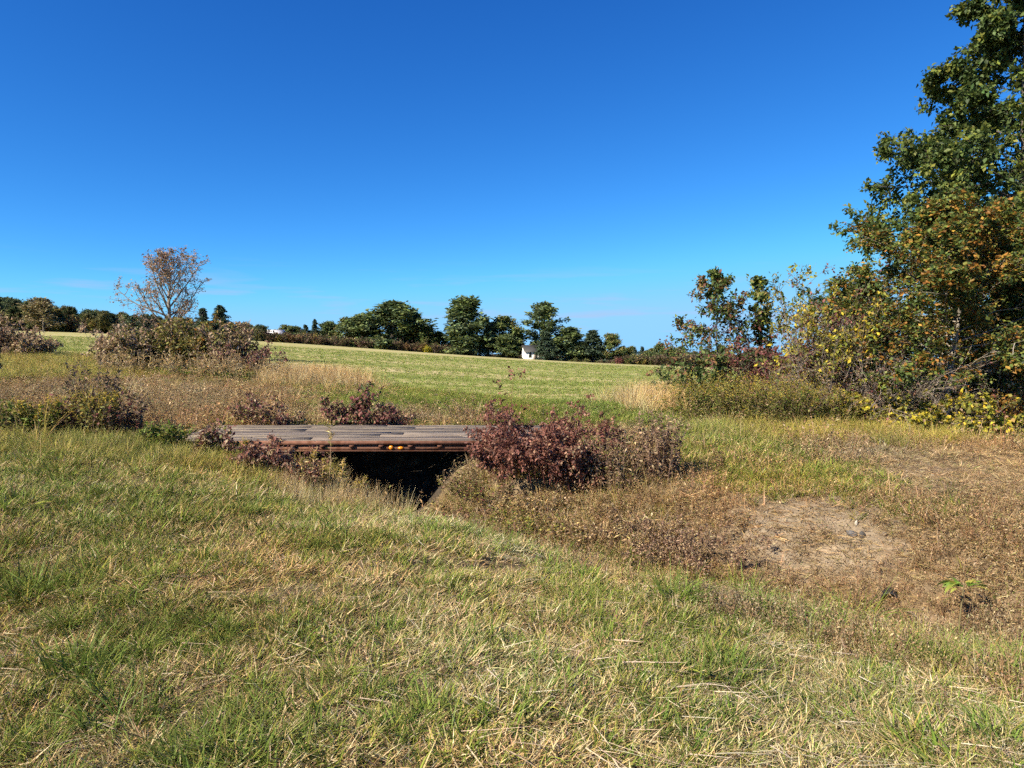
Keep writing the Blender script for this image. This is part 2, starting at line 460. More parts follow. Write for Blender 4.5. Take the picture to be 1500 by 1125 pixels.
# ground cover: which kind of growth stands where
def ell(px, py, c):
    return np.clip(1.25 - np.hypot((px - c[0]) / c[2], (py - c[1]) / c[3]) ** 2 * 0.9, 0, 1)
def cover(x, y, z):
    """weights: green grass, mixed grass, dry grass, brown dead weeds, litter, bare earth"""
    px, py = proj(x, y, z)
    d, _ = ditch(x, y)
    n1 = fbm(x * 0.9, y * 0.9, 21); n2 = fbm(x * 0.28 + 7, y * 0.28, 33); n3 = fbm(x * 2.4, y * 2.4, 55)
    px = px + (n1 - .5) * 120; py = py + (n3 - .5) * 24
    Wt = np.zeros((6,) + x.shape)
    ledge = np.interp(y, [3.0, 4.6, 6.4, 9.0], [1.9, 1.8, 1.15, 0.6]) + (n3 - .5) * .5
    lawn = (d > ledge) & (y < 10.8)
    n4 = fbm(x * 5.5, y * 5.5, 66, 2)
    g = np.clip(0.28 + 1.3 * (n1 - .5) + 1.5 * (n3 - .5) + 1.0 * (n4 - .5) + 0.25 * ss(450, 60, px) - 0.25 * ell(px, py, (560, 850, 260, 70)) - 0.38 * ss(1.7, 0.6, d) * ss(650, 900, px) + .2 * ell(px, py, (250, 700, 300, 60)), 0.04, 1)
    for i, v in enumerate((g * .75, 0.45 + 0 * g, (1 - g) * 1.0, 0.004 + 0 * g, 0.25 * (1 - g), 0 * g)):
        Wt[i] = np.where(lawn, v, Wt[i])
    bed = (d > -0.45) & (d <= ledge) & (y < 10.6)
    for i, v in enumerate((np.clip(0.30 + .9 * (n1 - .5), 0, 1), 0.25, 0.22, 0.5, 0.45, 0.0)):
        Wt[i] = np.where(bed, v, Wt[i])
    far = ~lawn & ~bed
    bank = far & (d < -0.45) & (y < 12.6)
    gr = np.maximum.reduce([ell(px, py, (1150, 705, 150, 28)), ell(px, py, (1060, 660, 130, 30)), 0.35 * ell(px, py, (1330, 740, 120, 25))])
    bare = ell(px, py, (1185, 790, 135, 55)) * np.clip(-.35 + 2.6 * n3, 0, 1) + 0.35 * ell(px, py, (1250, 705, 170, 45)) * np.clip(-.6 + 3 * n1, 0, 1)
    tan = np.maximum(ell(px, py, (1400, 690, 220, 38)), 0)
    weedy = ell(px, py, (760, 760, 190, 60))
    gr = np.clip(gr * (0.4 + 1.2 * n3), 0, 1)
    base = 1 - np.clip(bare, 0, 1)
    vals = (gr * .8 + weedy * .25, gr * .3 + weedy * .5, (0.22 + weedy * .5) * (1 - .75 * tan) * base * (1 - gr), 0.22 * base * (1 - gr) * (1 - tan), (0.75 + tan * .8) * base * (1 - gr * .8), bare * 1.2)
    for i, v in enumerate(vals):
        Wt[i] = np.where(bank, v, Wt[i])
    verge = far & ~bank
    brown = np.maximum.reduce([ell(px, py, (170, 592, 310, 34)), ell(px, py, (540, 614, 170, 11)) * .8, 0.3 * ell(px, py, (1130, 620, 150, 10))])
    green = np.maximum.reduce([ell(px, py, (690, 588, 270, 20)), ell(px, py, (900, 612, 200, 28)), ell(px, py, (1060, 642, 150, 24)), 0.6 * ell(px, py, (370, 560, 160, 7)), .6 * ell(px, py, (70, 540, 200, 22))])
    dry = np.maximum.reduce([ell(px, py, (470, 548, 110, 22)), ell(px, py, (965, 592, 55, 16)), 0.7 * ell(px, py, (1250, 640, 240, 18))])
    brown = np.clip(brown * (0.5 + n1), 0, 1); green = np.clip(green * (0.5 + n3), 0, 1)
    vals = (0.10 + green * 1.0, 0.35 + .3 * green, (0.3 + dry * .8) * (1 - green * .8), (0.08 + brown * 1.1) * (1 - green * .8) * (1 - dry), 0.15 + .25 * brown, 0.0)
    for i, v in enumerate(vals):
        Wt[i] = np.where(verge, v, Wt[i])
    return np.clip(Wt, 0, None), d, px, py

# soil colour under the growth
Wt, gd, _, _ = cover(GX, GY, GZ)
Wn = Wt / np.maximum(Wt.sum(0), 1e-6)
soilc = np.array([(0.055, 0.05, 0.022), (0.085, 0.065, 0.033), (0.15, 0.11, 0.06), (0.14, 0.09, 0.052), (0.17, 0.12, 0.072), (0.215, 0.17, 0.118)])
gcol = np.tensordot(np.moveaxis(Wn, 0, -1), soilc, axes=1)
gcol *= (0.8 + 0.4 * fbm(GX * 3, GY * 3, 77))[..., None]
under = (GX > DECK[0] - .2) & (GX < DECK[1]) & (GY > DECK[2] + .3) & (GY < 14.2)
gcol[under] = (0.05, 0.04, 0.03)  # shade below the deck painted into the ground colour
gcol = gcol.reshape(-1, 3)
def sub(mask, name, mat, label):
    f = Q[mask].reshape(-1, 4)
    u, inv = np.unique(f, return_inverse=True)
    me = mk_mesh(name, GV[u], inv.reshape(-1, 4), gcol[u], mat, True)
    o = obj(name, me); o['kind'] = 'structure'; o['label'] = label
    return o
def field_mat():
    m, nt, bs, out = new_mat('seedling_field')
    t = nt.nodes.new('ShaderNodeTexCoord')
    mp = nt.nodes.new('ShaderNodeMapping'); mp.inputs['Scale'].default_value = (0.012, 0.16, 0.0); mp.inputs['Rotation'].default_value = (0, 0, 0.06)
    n1 = nt.nodes.new('ShaderNodeTexNoise'); n1.inputs['Scale'].default_value = 1.0; n1.inputs['Detail'].default_value = 6; n1.inputs['Roughness'].default_value = 0.6
    n2 = nt.nodes.new('ShaderNodeTexNoise'); n2.inputs['Scale'].default_value = 1.6; n2.inputs['Detail'].default_value = 8; n2.inputs['Roughness'].default_value = .7
    nt.links.new(t.outputs['Object'], mp.inputs[0]); nt.links.new(mp.outputs[0], n1.inputs['Vector']); nt.links.new(t.outputs['Object'], n2.inputs['Vector'])
    ad = nt.nodes.new('ShaderNodeMath'); ad.operation = 'MULTIPLY_ADD'; ad.inputs[1].default_value = 0.45
    nt.links.new(n2.outputs['Fac'], ad.inputs[0]); nt.links.new(n1.outputs['Fac'], ad.inputs[2])
    r = nt.nodes.new('ShaderNodeValToRGB')
    els = r.color_ramp.elements
    els[0].position = 0.50; els[0].color = (0.18, 0.21, 0.058, 1)
    els[1].position = 0.84; els[1].color = (0.44, 0.36, 0.18, 1)
    e2 = els.new(0.68); e2.color = (0.28, 0.27, 0.09, 1)
    nt.links.new(ad.outputs[0], r.inputs[0]); nt.links.new(r.outputs[0], bs.inputs['Base Color'])
    bs.inputs['Roughness'].default_value = 0.95; bs.inputs['Specular IOR Level'].default_value = 0.1
    return m
M_FIELD = field_mat()
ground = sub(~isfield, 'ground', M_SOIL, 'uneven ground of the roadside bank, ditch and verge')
field = sub(isfield, 'field', M_FIELD, 'broad pale green field of young crop rows')

# ------------------------------------------------------------------ scatter (ground cover nobody could count)
PROTO = {}
def proto(coll, name, mesh):
    c = PROTO.get(coll)
    if c is None:
        c = bpy.data.collections.new(coll); PROTO[coll] = c
    o = bpy.data.objects.new('%s_%02d' % (name, len(c.objects)), mesh)
    c.objects.link(o)
def scatter(name, label, coll, P, rot, scl, idx, tint, cat=None):
    me = bpy.data.meshes.new(name)
    n = len(P)
    me.vertices.add(n); me.vertices.foreach_set('co', np.asarray(P, np.float32).ravel())
    def att(nm, ty, data, key):
        a = me.attributes.new(nm, ty, 'POINT'); a.data.foreach_set(key, np.ascontiguousarray(data).ravel())
    att('rot', 'FLOAT_VECTOR', rot.astype(np.float32), 'vector')
    att('scl', 'FLOAT_VECTOR', scl.astype(np.float32), 'vector')
    att('pid', 'INT', idx.astype(np.int32), 'value')
    att('tint', 'FLOAT_VECTOR', tint.astype(np.float32), 'vector')
    me.update()
    o = obj(name, me); tag(o, label, cat, None, 'stuff')
    ng = bpy.data.node_groups.new(name, 'GeometryNodeTree')
    ng.interface.new_socket('Geometry', in_out='INPUT', socket_type='NodeSocketGeometry')
    ng.interface.new_socket('Geometry', in_out='OUTPUT', socket_type='NodeSocketGeometry')
    gi = ng.nodes.new('NodeGroupInput'); go = ng.nodes.new('NodeGroupOutput')
    ci = ng.nodes.new('GeometryNodeCollectionInfo'); ci.inputs['Collection'].default_value = PROTO[coll]
    ci.inputs['Separate Children'].default_value = True; ci.inputs['Reset Children'].default_value = True
    ip = ng.nodes.new('GeometryNodeInstanceOnPoints'); ip.inputs['Pick Instance'].default_value = True
    def na(nm, ty):
        q = ng.nodes.new('GeometryNodeInputNamedAttribute'); q.data_type = ty; q.inputs['Name'].default_value = nm
        return q.outputs['Attribute']
    ng.links.new(gi.outputs[0], ip.inputs['Points']); ng.links.new(ci.outputs[0], ip.inputs['Instance'])
    ng.links.new(na('pid', 'INT'), ip.inputs['Instance Index'])
    ng.links.new(na('rot', 'FLOAT_VECTOR'), ip.inputs['Rotation'])
    ng.links.new(na('scl', 'FLOAT_VECTOR'), ip.inputs['Scale'])
    ng.links.new(ip.outputs[0], go.inputs[0])
    md = o.modifiers.new('scatter', 'NODES'); md.node_group = ng
    return o

GREEN = [((0.11, 0.165, 0.023), 3), ((0.14, 0.195, 0.029), 3), ((0.20, 0.235, 0.037), 2), ((0.075, 0.12, 0.017), 1.5)]
YEL = [((0.34, 0.30, 0.052), 1), ((0.27, 0.25, 0.042), 1.5)]
DRY = [((0.46, 0.335, 0.15), 3), ((0.55, 0.42, 0.215), 2), ((0.34, 0.23, 0.105), 2.4), ((0.62, 0.51, 0.32), .7)]
BROWN = [((0.27, 0.175, 0.085), 3), ((0.34, 0.235, 0.12), 2), ((0.18, 0.11, 0.06), 1.5), ((0.42, 0.32, 0.18), 2), ((0.20, 0.19, 0.06), .8)]
def tuft(rs, n, R, L, lean, curv, W, pal, K=3, tipdry=0.0):
    a = rs.uniform(0, 2 * math.pi, n); r = R * np.sqrt(rs.random(n))
    b = np.stack([r * np.cos(a), r * np.sin(a), np.full(n, -0.008)], 1)
    C0 = pick(rs, pal, n)
    C1 = C0 * (1 - tipdry) + np.array((0.40, 0.33, 0.15)) * tipdry
    return ribbons(rs, b, a + rs.normal(0, 0.9, n), rs.uniform(*L, n), rs.uniform(*lean, n), rs.uniform(*curv, n), rs.uniform(*W, n), K, C0, C1)
rs = np.random.default_rng(11)
def addp(coll, name, *parts):
    g = Geo()
    for p in parts: g.add(*p)
    proto(coll, name, g.mesh(name, M_GRASS))
for i in range(5):      # 0-4 green
    addp('grass_kinds', 'tuft', tuft(rs, 18, .055, (.035, .115), (.1, 1.1), (.2, 1.4), (.004, .0075), GREEN + YEL, 3, .12), tuft(rs, 8, .065, (.04, .13), (.7, 1.5), (0, .3), (.003, .0055), DRY, 2))
for i in range(5):      # 5-9 mixed
    addp('grass_kinds', 'tuft', tuft(rs, 9, .055, (.03, .10), (.2, 1.2), (.2, 1.2), (.0035, .0065), GREEN + YEL * 2, 3, .25), tuft(rs, 11, .065, (.03, .10), (.6, 1.5), (0, .5), (.003, .006), DRY, 2))
for i in range(5):      # 10-14 dry
    addp('grass_kinds', 'tuft', tuft(rs, 18, .07, (.03, .11), (.8, 1.55), (-.1, .4), (.003, .0058), DRY, 2), tuft(rs, 3, .05, (.04, .09), (.2, 1.0), (.2, 1.0), (.003, .005), GREEN, 3), tuft(rs, 4, .07, (.03, .08), (1.2, 1.55), (0, .1), (.003, .006), BROWN, 2))
def weedlet(rs, n, Hh, pal, lp):
    a = rs.uniform(0, 6.28, n)
    b = np.stack([.05 * np.cos(a), .05 * np.sin(a), np.full(n, -.01)], 1)
    V = ribbons(rs, b, a, rs.uniform(Hh * .5, Hh, n), rs.uniform(.05, .6, n), rs.uniform(-.1, .5, n), np.full(n, .004), 3, pick(rs, pal, n))
    m = n * lp
    ii = rs.integers(0, n, m); t = rs.uniform(.25, 1, m)[:, None]
    Pt = V[0].reshape(n, 4, 2, 3).mean(2)
    pos = Pt[ii, 0] * (1 - t) + Pt[ii, 3] * t + rs.normal(0, .012, (m, 3))
    Lf = leaves(rs, pos, norm(rs.normal(0, 1, (m, 3)) - [0, 0, .3]), norm(rs.normal(0, 1, (m, 3)) + [0, 0, 1]), rs.uniform(.010, .026, m), rs.uniform(.005, .010, m), pick(rs, pal, m))
    return V, Lf
for i in range(5):      # 15-19 brown dead weeds
    a, b = weedlet(rs, 7, .2, BROWN, 7)
    addp('grass_kinds', 'tuft', a, b, tuft(rs, 8, .08, (.05, .13), (.4, 1.5), (0, .4), (.002, .004), DRY, 2))
for i in range(5):      # 20-24 flat litter
    addp('grass_kinds', 'tuft', tuft(rs, 12, .09, (.03, .12), (1.3, 1.58), (-.1, .1), (.003, .006), BROWN + DRY[:1], 2), tuft(rs, 6, .09, (.03, .10), (1.1, 1.57), (-.1, .2), (.002, .004), DRY, 2))
for i in range(4):      # 25-28 long green clumps
    addp('grass_kinds', 'tuft', tuft(rs, 42, .07, (.14, .34), (.05, .8), (.3, 1.5), (.004, .0075), GREEN, 5, .15), tuft(rs, 10, .08, (.1, .25), (.5, 1.4), (0, .6), (.003, .005), DRY, 3))
for i in range(4):      # 29-32 tall pale dry grass
    addp('grass_kinds', 'tuft', tuft(rs, 20, .09, (.28, .62), (.02, .45), (.05, .7), (.003, .006), DRY, 4), tuft(rs, 12, .09, (.12, .35), (.3, 1.1), (.1, .9), (.003, .006), DRY + YEL, 3))
for i in range(4):      # 33-36 straw stalks lying flat
    n = 2
    b = np.stack([rs.uniform(-.05, .05, n), rs.uniform(-.05, .05, n), np.full(n, .03)], 1)
    addp('grass_kinds', 'tuft', ribbons(rs, b, rs.uniform(0, .6, n), rs.uniform(.07, .27, n), rs.uniform(1.40, 1.56, n), rs.uniform(-.25, .25, n), rs.uniform(.003, .0072, n), 5, pick(rs, [((.52, .42, .26), 1), ((.58, .49, .34), 1)], n), twist=.2))
for i in range(3):      # 37-39 yellow-green rank grass
    addp('grass_kinds', 'tuft', tuft(rs, 26, .09, (.12, .36), (.05, .7), (.2, 1.2), (.004, .007), YEL * 2 + GREEN[1:3] + DRY[:1], 4, .3), tuft(rs, 10, .08, (.1, .25), (.4, 1.3), (0, .6), (.003, .005), DRY, 3))

def candidates(rs, Y0, Y1, dens, umax=0.84, margin=1.4):
    """random plan positions in the wedge the camera could see, with dens(Y) per square metre"""
    Yb = np.geomspace(Y0, Y1, 60); out = []
    for a, b in zip(Yb[:-1], Yb[1:]):
        w = umax * b + margin
        n = rs.poisson(dens((a + b) / 2) * (b - a) * 2 * w)
        out.append(np.stack([rs.uniform(-w, w, n), rs.uniform(a, b, n)], 1))
    return np.concatenate(out)
rs = np.random.default_rng(5)
P = candidates(rs, 1.3, 50, lambda y: min(1150, 1150 * (3.6 / y) ** 1.32))
x, y = P[:, 0], P[:, 1]
keep = y < near_edge(x / np.maximum(y, 1)) + 0.6
keep &= ~((x > DECK[0] + .1) & (x < DECK[1]) & (y > DECK[2] - .03) & (y < DECK[3] + .05))
x, y = x[keep], y[keep]
z = height(x, y)
Wt, d, px, py = cover(x, y, z)
cum = np.cumsum(Wt, 0); tot = cum[-1]
r = rs.random(len(x)) * np.maximum(tot, 1e-6)
kind = (r[None] > cum).sum(0)
n = len(x)
pid = np.zeros(n, int)
for k, (lo, cnt) in enumerate([(0, 5), (5, 5), (10, 5), (15, 5), (20, 5), (20, 5)]):
    m = kind == k; pid[m] = lo + rs.integers(0, cnt, m.sum())
far = ss(7, 20, y)
s = rs.uniform(.75, 1.3, n) * (np.maximum(y, 4.5) / 4.5) ** 0.36
sc = np.stack([s, s, s * (1 - .45 * far)], 1)
rough = fbm(x * 3.2, y * 3.2, 91, 3)
sc *= (0.55 + 0.95 * rough)[:, None]
sc *= np.where((kind == 0)[:, None], 0.9 + 0.4 * fbm(x * 1.1, y * 1.1, 92)[:, None], 1)
# long clumps, straw, rank grass
def swap(mask, lo, cnt, sm=(0.8, 1.2), zs=1.0):
    k = mask.sum(); pid[mask] = lo + rs.integers(0, cnt, k)
    q = rs.uniform(*sm, k); sc[mask] = np.stack([q, q, q * zs], 1)
lawn = (d > np.interp(y, [3.0, 4.6, 6.4, 9.0], [1.9, 1.8, 1.15, 0.6])) & (y < 10.8)
cl = fbm(x * .7 + 3, y * .7, 131)
swap(lawn & (kind == 0) & (cl > .56) & (rs.random(n) < .12 + .25 * ss(500, 0, px)), 25, 4, (.45, .8), .7)
swap(lawn & (rs.random(n) < .035 + .055 * ss(500, 900, px)), 33, 4, (.5, 1.3))
bedm = (d > -.6) & ~lawn & (y < 10.6)
swap(bedm & (kind <= 2) & (rs.random(n) < .14), 37, 3, (.4, .75))
swap(bedm & (kind == 0) & (rs.random(n) < .3), 25, 4, (.6, 1.0))
swap(bedm & (kind == 2) & (rs.random(n) < .08), 29, 4, (.3, .55))
rank = lawn & (y > 8.3) & (x < -2.6) & (rs.random(n) < .28 * ss(8.3, 9.4, y))
swap(rank, 37, 3, (.6, 1.0))
swap(lawn & (y > 8.0) & (x > -4.6) & (x < -1.2) & (d < 2.0) & (rs.random(n) < .20), 29, 4, (.4, .75))
dryz = np.maximum.reduce([ell(px, py, (480, 548, 90, 18)), ell(px, py, (965, 592, 55, 14))])
swap((y > 14) & (rs.random(n) < .6 * dryz), 29, 4, (.9, 1.5))
swap((y > 11.2) & (px > 1040) & (rs.random(n) < .4 * ell(px, py, (1260, 632, 260, 20))), 37, 3, (.7, 1.2))
swap((y > 13) & (px < 300) & (rs.random(n) < .35 * ell(px, py, (60, 535, 260, 20))), 37, 3, (.9, 1.5))
swap((y > 13.4) & (px > 420) & (px < 1000) & (kind == 0) & (rs.random(n) < .35), 25, 4, (.7, 1.1), .8)
hump = (d < -.35) & (px > 560) & (px < 960) & (y < 11.2)
swap(hump & (rs.random(n) < .12), 29, 4, (.35, .7))
swap(hump & (rs.random(n) < .16), 37, 3, (.4, .8))
swap(hump & (rs.random(n) < .2), 15, 5, (1.2, 1.9))
tallw = (y > 9) & (kind == 3) & (rs.random(n) < .05)
sc[tallw] *= rs.uniform(1.5, 2.4, tallw.sum())[:, None]
drop = ((kind == 5) & (rs.random(n) < .5)) | (lawn & (fbm(x * 4.1 + 9, y * 4.1, 171, 2) < .30) & (rs.random(n) < .7))
tint = np.exp(rs.normal(0, .13, (n, 1))) * np.exp(rs.normal(0, .04, (n, 3)))
tint *= (0.70 + 0.36 * fbm(x * .8, y * .8, 201) + 0.26 * fbm(x * .22, y * .22, 205))[:, None]
hue = (fbm(x * .55 + 4, y * .55, 211) - .5)[:, None]
tint *= 1 + hue * np.array([[.35, 0, -.3]])
tint *= np.where(((kind == 3) | (kind == 4))[:, None] & (y < 12)[:, None], np.array([.92, .9, .92]), 1.0)
tint *= np.where(lawn[:, None], .92, 1.0)
rot = np.stack([rs.normal(0, .12, n), rs.normal(0, .12, n), rs.uniform(0, 6.283, n)], 1)
str_ = (pid >= 33) & (pid < 37)
rot[str_, 2] = rs.normal(-1.0, .6, str_.sum())
ok = ~drop
is_l = ok & ((pid >= 15) & (pid < 25))
is_s = ok & ((pid >= 33) & (pid < 37))
is_t = ok & (((pid >= 25) & (pid < 33)) | (pid >= 37))
is_g = ok & ~is_l & ~is_s & ~is_t
XYZ = np.stack([x, y, z], 1)
for nm, lab, m in (('grass', 'short green and straw coloured grass covering the bank and verge', is_g),
                   ('dead_weeds', 'low brown dead weeds and plant litter on the ditch bank and verge', is_l),
                   ('straw', 'pale loose straw stalks lying on the mown bank', is_s),
                   ('rank_grass', 'longer rank grass in the ditch and along the edges', is_t)):
    scatter(nm, lab, 'grass_kinds', XYZ[m], rot[m], sc[m], pid[m], tint[m])

rs = np.random.default_rng(25)
m_ = 900
tx = rs.uniform(1.0, 6.5, m_); ty = rs.uniform(5.8, 10.5, m_); td, _ = ditch(tx, ty)
ok = td < -.4; tx, ty = tx[ok], ty[ok]; m_ = len(tx)
tq = rs.uniform(.5, 1.3, m_)
scatter('twigs', 'thin brown twigs scattered over the bare ditch bank', 'grass_kinds', np.stack([tx, ty, height(tx, ty) - .012], 1), np.stack([rs.normal(0, .06, m_), rs.normal(0, .06, m_), rs.uniform(0, 6.28, m_)], 1), np.stack([tq, tq, tq], 1), 33 + rs.integers(0, 4, m_), np.exp(rs.normal(0, .3, (m_, 1))) * np.array([[.42, .34, .30]]))

# young crop rows in the near part of the field
rs = np.random.default_rng(15)
P = candidates(rs, 17, 95, lambda y: min(30, 30 * (22 / y) ** 1.5), .8, 2)
x, y = P[:, 0], P[:, 1]
ang = 0.05
q = x * -math.sin(ang) + y * math.cos(ang)
q2 = np.round(q / .38) * .38 + rs.normal(0, .03, len(q))
y = y + (q2 - q)
u_ = x / y
keep = (y > near_edge(u_) - .3) & (y < 100)
dens = fbm(x * .04, y * .35, 61); keep &= rs.random(len(x)) < 0.25 + 1.1 * dens
x, y = x[keep], y[keep]; n = len(x)
z = height(x, y)
for i in range(4):
    addp('crop_kinds', 'seedling', tuft(rs, 16, .10, (.05, .12), (.1, .9), (.2, 1.0), (.006, .010), [((.15, .205, .045), 2), ((.20, .24, .06), 1)], 2, .1), tuft(rs, 5, .12, (.05, .12), (1.1, 1.5), (0, .2), (.005, .008), DRY, 2))
s = rs.uniform(.8, 1.3, n) * (y / 22) ** .45
scatter('seedling_rows', 'thin green seedlings in rows with straw between them', 'crop_kinds', np.stack([x, y, z], 1), np.stack([0 * x, 0 * x, rs.uniform(0, 6.28, n)], 1), np.stack([s, s, s * .8], 1), rs.integers(0, 4, n), np.exp(rs.normal(0, .12, (n, 1))) * np.ones((1, 3)))

# ------------------------------------------------------------------ flatbed deck bridging the ditch
rs = np.random.default_rng(3)
ZD = 0.32
x0, x1, y0, y1 = DECK
br = thing('flatbed_bridge', 'rusty old flatbed deck of grey planks laid as a bridge over the ditch', 'bridge', (0, 0, 0))
nb = 11
pw = (y1 - y0 - .02) / nb
def plank(L, w, t, rs):
    g = Geo(); k = 7
    xx = np.linspace(-L / 2, L / 2, k)
    sag = rs.normal(0, .004, k); e1 = rs.normal(0, .004, k); e2 = rs.normal(0, .004, k); cup = rs.normal(0, .006)
    V = []
    for i in range(k):
        V += [(xx[i], -w / 2 + e1[i], -t / 2 + sag[i]), (xx[i], w / 2 + e2[i], -t / 2 + sag[i]), (xx[i], w / 2 - .006 + e2[i], t / 2 + sag[i] + cup), (xx[i], -w / 2 + .006 + e1[i], t / 2 + sag[i] - cup * .5)]
    Fc = []
    for i in range(k - 1):
        for j in range(4):
            Fc.append([i * 4 + j, (i + 1) * 4 + j, (i + 1) * 4 + (j + 1) % 4, i * 4 + (j + 1) % 4])
    Fc += [[0, 1, 2, 3], [k * 4 - 1, k * 4 - 2, k * 4 - 3, k * 4 - 4]]
    tone = rs.uniform(.7, 1.15)
    g.add(np.array(V), np.array(Fc), np.array((.215, .18, .148)) * tone * np.array([1, rs.uniform(.95, 1.0), rs.uniform(.9, 1.0)]))
    return g.mesh('plank', M_WOOD)
for i in range(nb):
    yc = y0 + .012 + pw * (i + .5)
    cuts = np.sort(np.concatenate([[x0, x1], [rs.uniform(x0 + 1.6, x1 - 1.6)]]))
    for a, b in zip(cuts[:-1], cuts[1:]):
        obj('plank', plank(b - a - .012, pw - rs.uniform(.008, .028), .045, rs), br, ((a + b) / 2, yc, ZD - .0225 + rs.normal(0, .007)), (rs.normal(0, .015), 0, rs.normal(0, .0015)))
RU = (.135, .062, .038)
def steel(name, c, s, col=RU, par=br, jit=.0):
    return obj(name, Geo().box((0, 0, 0), s, col, 0, jit, rs).mesh(name, M_RUST), par, c)
LX = x1 - x0; XC = (x0 + x1) / 2
rail = steel('side_rail', (XC, y0 - .012, ZD - .032), (LX, .024, .062), (.16, .075, .05))
steel('lower_flange', (XC, y0 + .03, ZD - .157), (LX, .07, .012), (.15, .07, .045))
steel('side_channel', (XC, y0 + .010, ZD - .112), (LX, .012, .078), (.17, .082, .052))
steel('rear_channel', (XC, y1 - .02, ZD - .105), (LX, .02, .115))
for i, xx in enumerate(np.arange(x0 + .25, x1 - .1, .445)):
    steel('stake_pocket', (xx, y0 - .008, ZD - .083), (.075, .036, .036), (.10, .045, .03))
    if i % 2 == 0:
        steel('cross_member', (xx + .2, (y0 + y1) / 2, ZD - .105), (.05, y1 - y0 - .14, .10), (.06, .03, .02))
for yy in (y0 + .75, y1 - .75):
    steel('main_beam', (XC, yy, ZD - .16), (LX, .11, .012), (.06, .03, .02))
def lens(r, l):
    a = np.linspace(0, 2 * math.pi, 20, endpoint=False)
    V = []; Fc = []
    for k, (rr, yy) in enumerate(((1, 0), (1, -.016), (.8, -.026), (.35, -.032))):
        V += [(math.cos(t) * r * rr * l, yy, math.sin(t) * r * rr) for t in a]
        if k:
            Fc += [[(k - 1) * 20 + j, (k - 1) * 20 + (j + 1) % 20, k * 20 + (j + 1) % 20, k * 20 + j] for j in range(20)]
    V.append((0, -.034, 0)); c = len(V) - 1
    me = mk_mesh('marker_light', V, [np.array(Fc), np.array([[60 + j, 60 + (j + 1) % 20, c] for j in range(20)])], (.6, .2, .02), M_AMBER, True)
    return me
o = obj('marker_light', lens(.034, 1.0), br, (-1.835, y0 + .006, ZD - .104)); o['label'] = 'round amber marker light'
o = obj('marker_light', lens(.024, 1.75), br, (-1.69, y0 + .006, ZD - .112)); o['label'] = 'oval amber marker light'

# ------------------------------------------------------------------ plant builders
def add_parts(root, st, lf, stn='stem', lfn='foliage', smat=None, lmat=None, fl=None):
    if st is not None: obj(stn, mk_mesh(stn, st[0], st[1], st[2], smat or M_STEM, True), root)
    if lf is not None: obj(lfn, mk_mesh(lfn, lf[0], lf[1], lf[2], lmat or M_LEAF), root)
    if isinstance(fl, list):
        for q in fl: obj('flower_head', mk_mesh('flower_head', q[0], q[1], q[2], M_LEAF), root)
    elif fl is not None:
        obj('flower_heads', mk_mesh('flower_heads', fl[0], fl[1], fl[2], M_LEAF), root)['kind'] = 'stuff'
def join(parts):
    g = Geo()
    for p in parts: g.add(*p)
    V = np.concatenate(g.V); C = np.concatenate(g.C)
    return V, g.F, C
def tree_geo(rs, Ht, r0, n1, t0, len_fn, el_fn, n2, n3, per, size, pal, bark, lean=(0, 0), aspect=.6, clump=None, K1=7, up1=.03, wob=.10, droop=.15, flat2=.6, ang2=.8, jit=.06, top=1.0, S=7, twig_r=.004, r1f=.45):
    tr = np.zeros((1, 12, 3)); t = np.linspace(0, 1, 12)
    tr[0, :, 2] = t * Ht * top - .12
    tr[0, :, 0] = lean[0] * t ** 1.5 + np.cumsum(rs.normal(0, .006 * Ht, 12)) * t
    tr[0, :, 1] = lean[1] * t ** 1.5 + np.cumsum(rs.normal(0, .006 * Ht, 12)) * t
    st = [tubes(tr, [r0], [r0 * .12], S + 2, bark)]
    tt = np.sort(t0 + (1 - t0) * (np.arange(n1) + rs.random(n1)) / n1)
    a = np.arange(n1) * 2.39996 + rs.normal(0, .35, n1)
    pos, _ = sample_on(tr, np.zeros(n1, int), np.clip(tt, 0, .995))
    el = np.array([el_fn(q) for q in tt]) + rs.normal(0, .1, n1)
    d = np.stack([np.cos(a) * np.cos(el), np.sin(a) * np.cos(el), np.sin(el)], 1)
    L1 = np.array([len_fn(q) for q in tt]) * rs.uniform(.75, 1.12, n1)
    B1 = branches(rs, pos, d, L1, K1, wob, up1)
    rb = r0 * r1f * (1 - .75 * tt) * np.clip(L1 / L1.max(), .3, 1)
    st.append(tubes(B1, rb, rb * .15, S - 2, bark))
    B2, i2, L2 = children(rs, B1, n2, .18, 1.0, ang2, L1 * .42, 5, wob * 1.4, up1, flat2)
    st.append(tubes(B2, np.maximum(rb[i2] * .35, twig_r * 1.3), np.full(len(B2), twig_r * .7), 4, bark))
    last = B2
    if n3:
        B3, i3, L3 = children(rs, B2, n3, .15, 1.0, .8, L2 * .5, 4, wob * 1.6, 0.0, 1.0)
        st.append(tubes(B3, np.full(len(B3), twig_r), np.full(len(B3), twig_r * .4), 3, bark))
        last = np.concatenate([B3, B2[:, [0, 1, 3, 4]]])
    lf = leaf_cloud(rs, last, per, size, aspect, pal, jit, droop, clump=clump)
    return join(st), lf
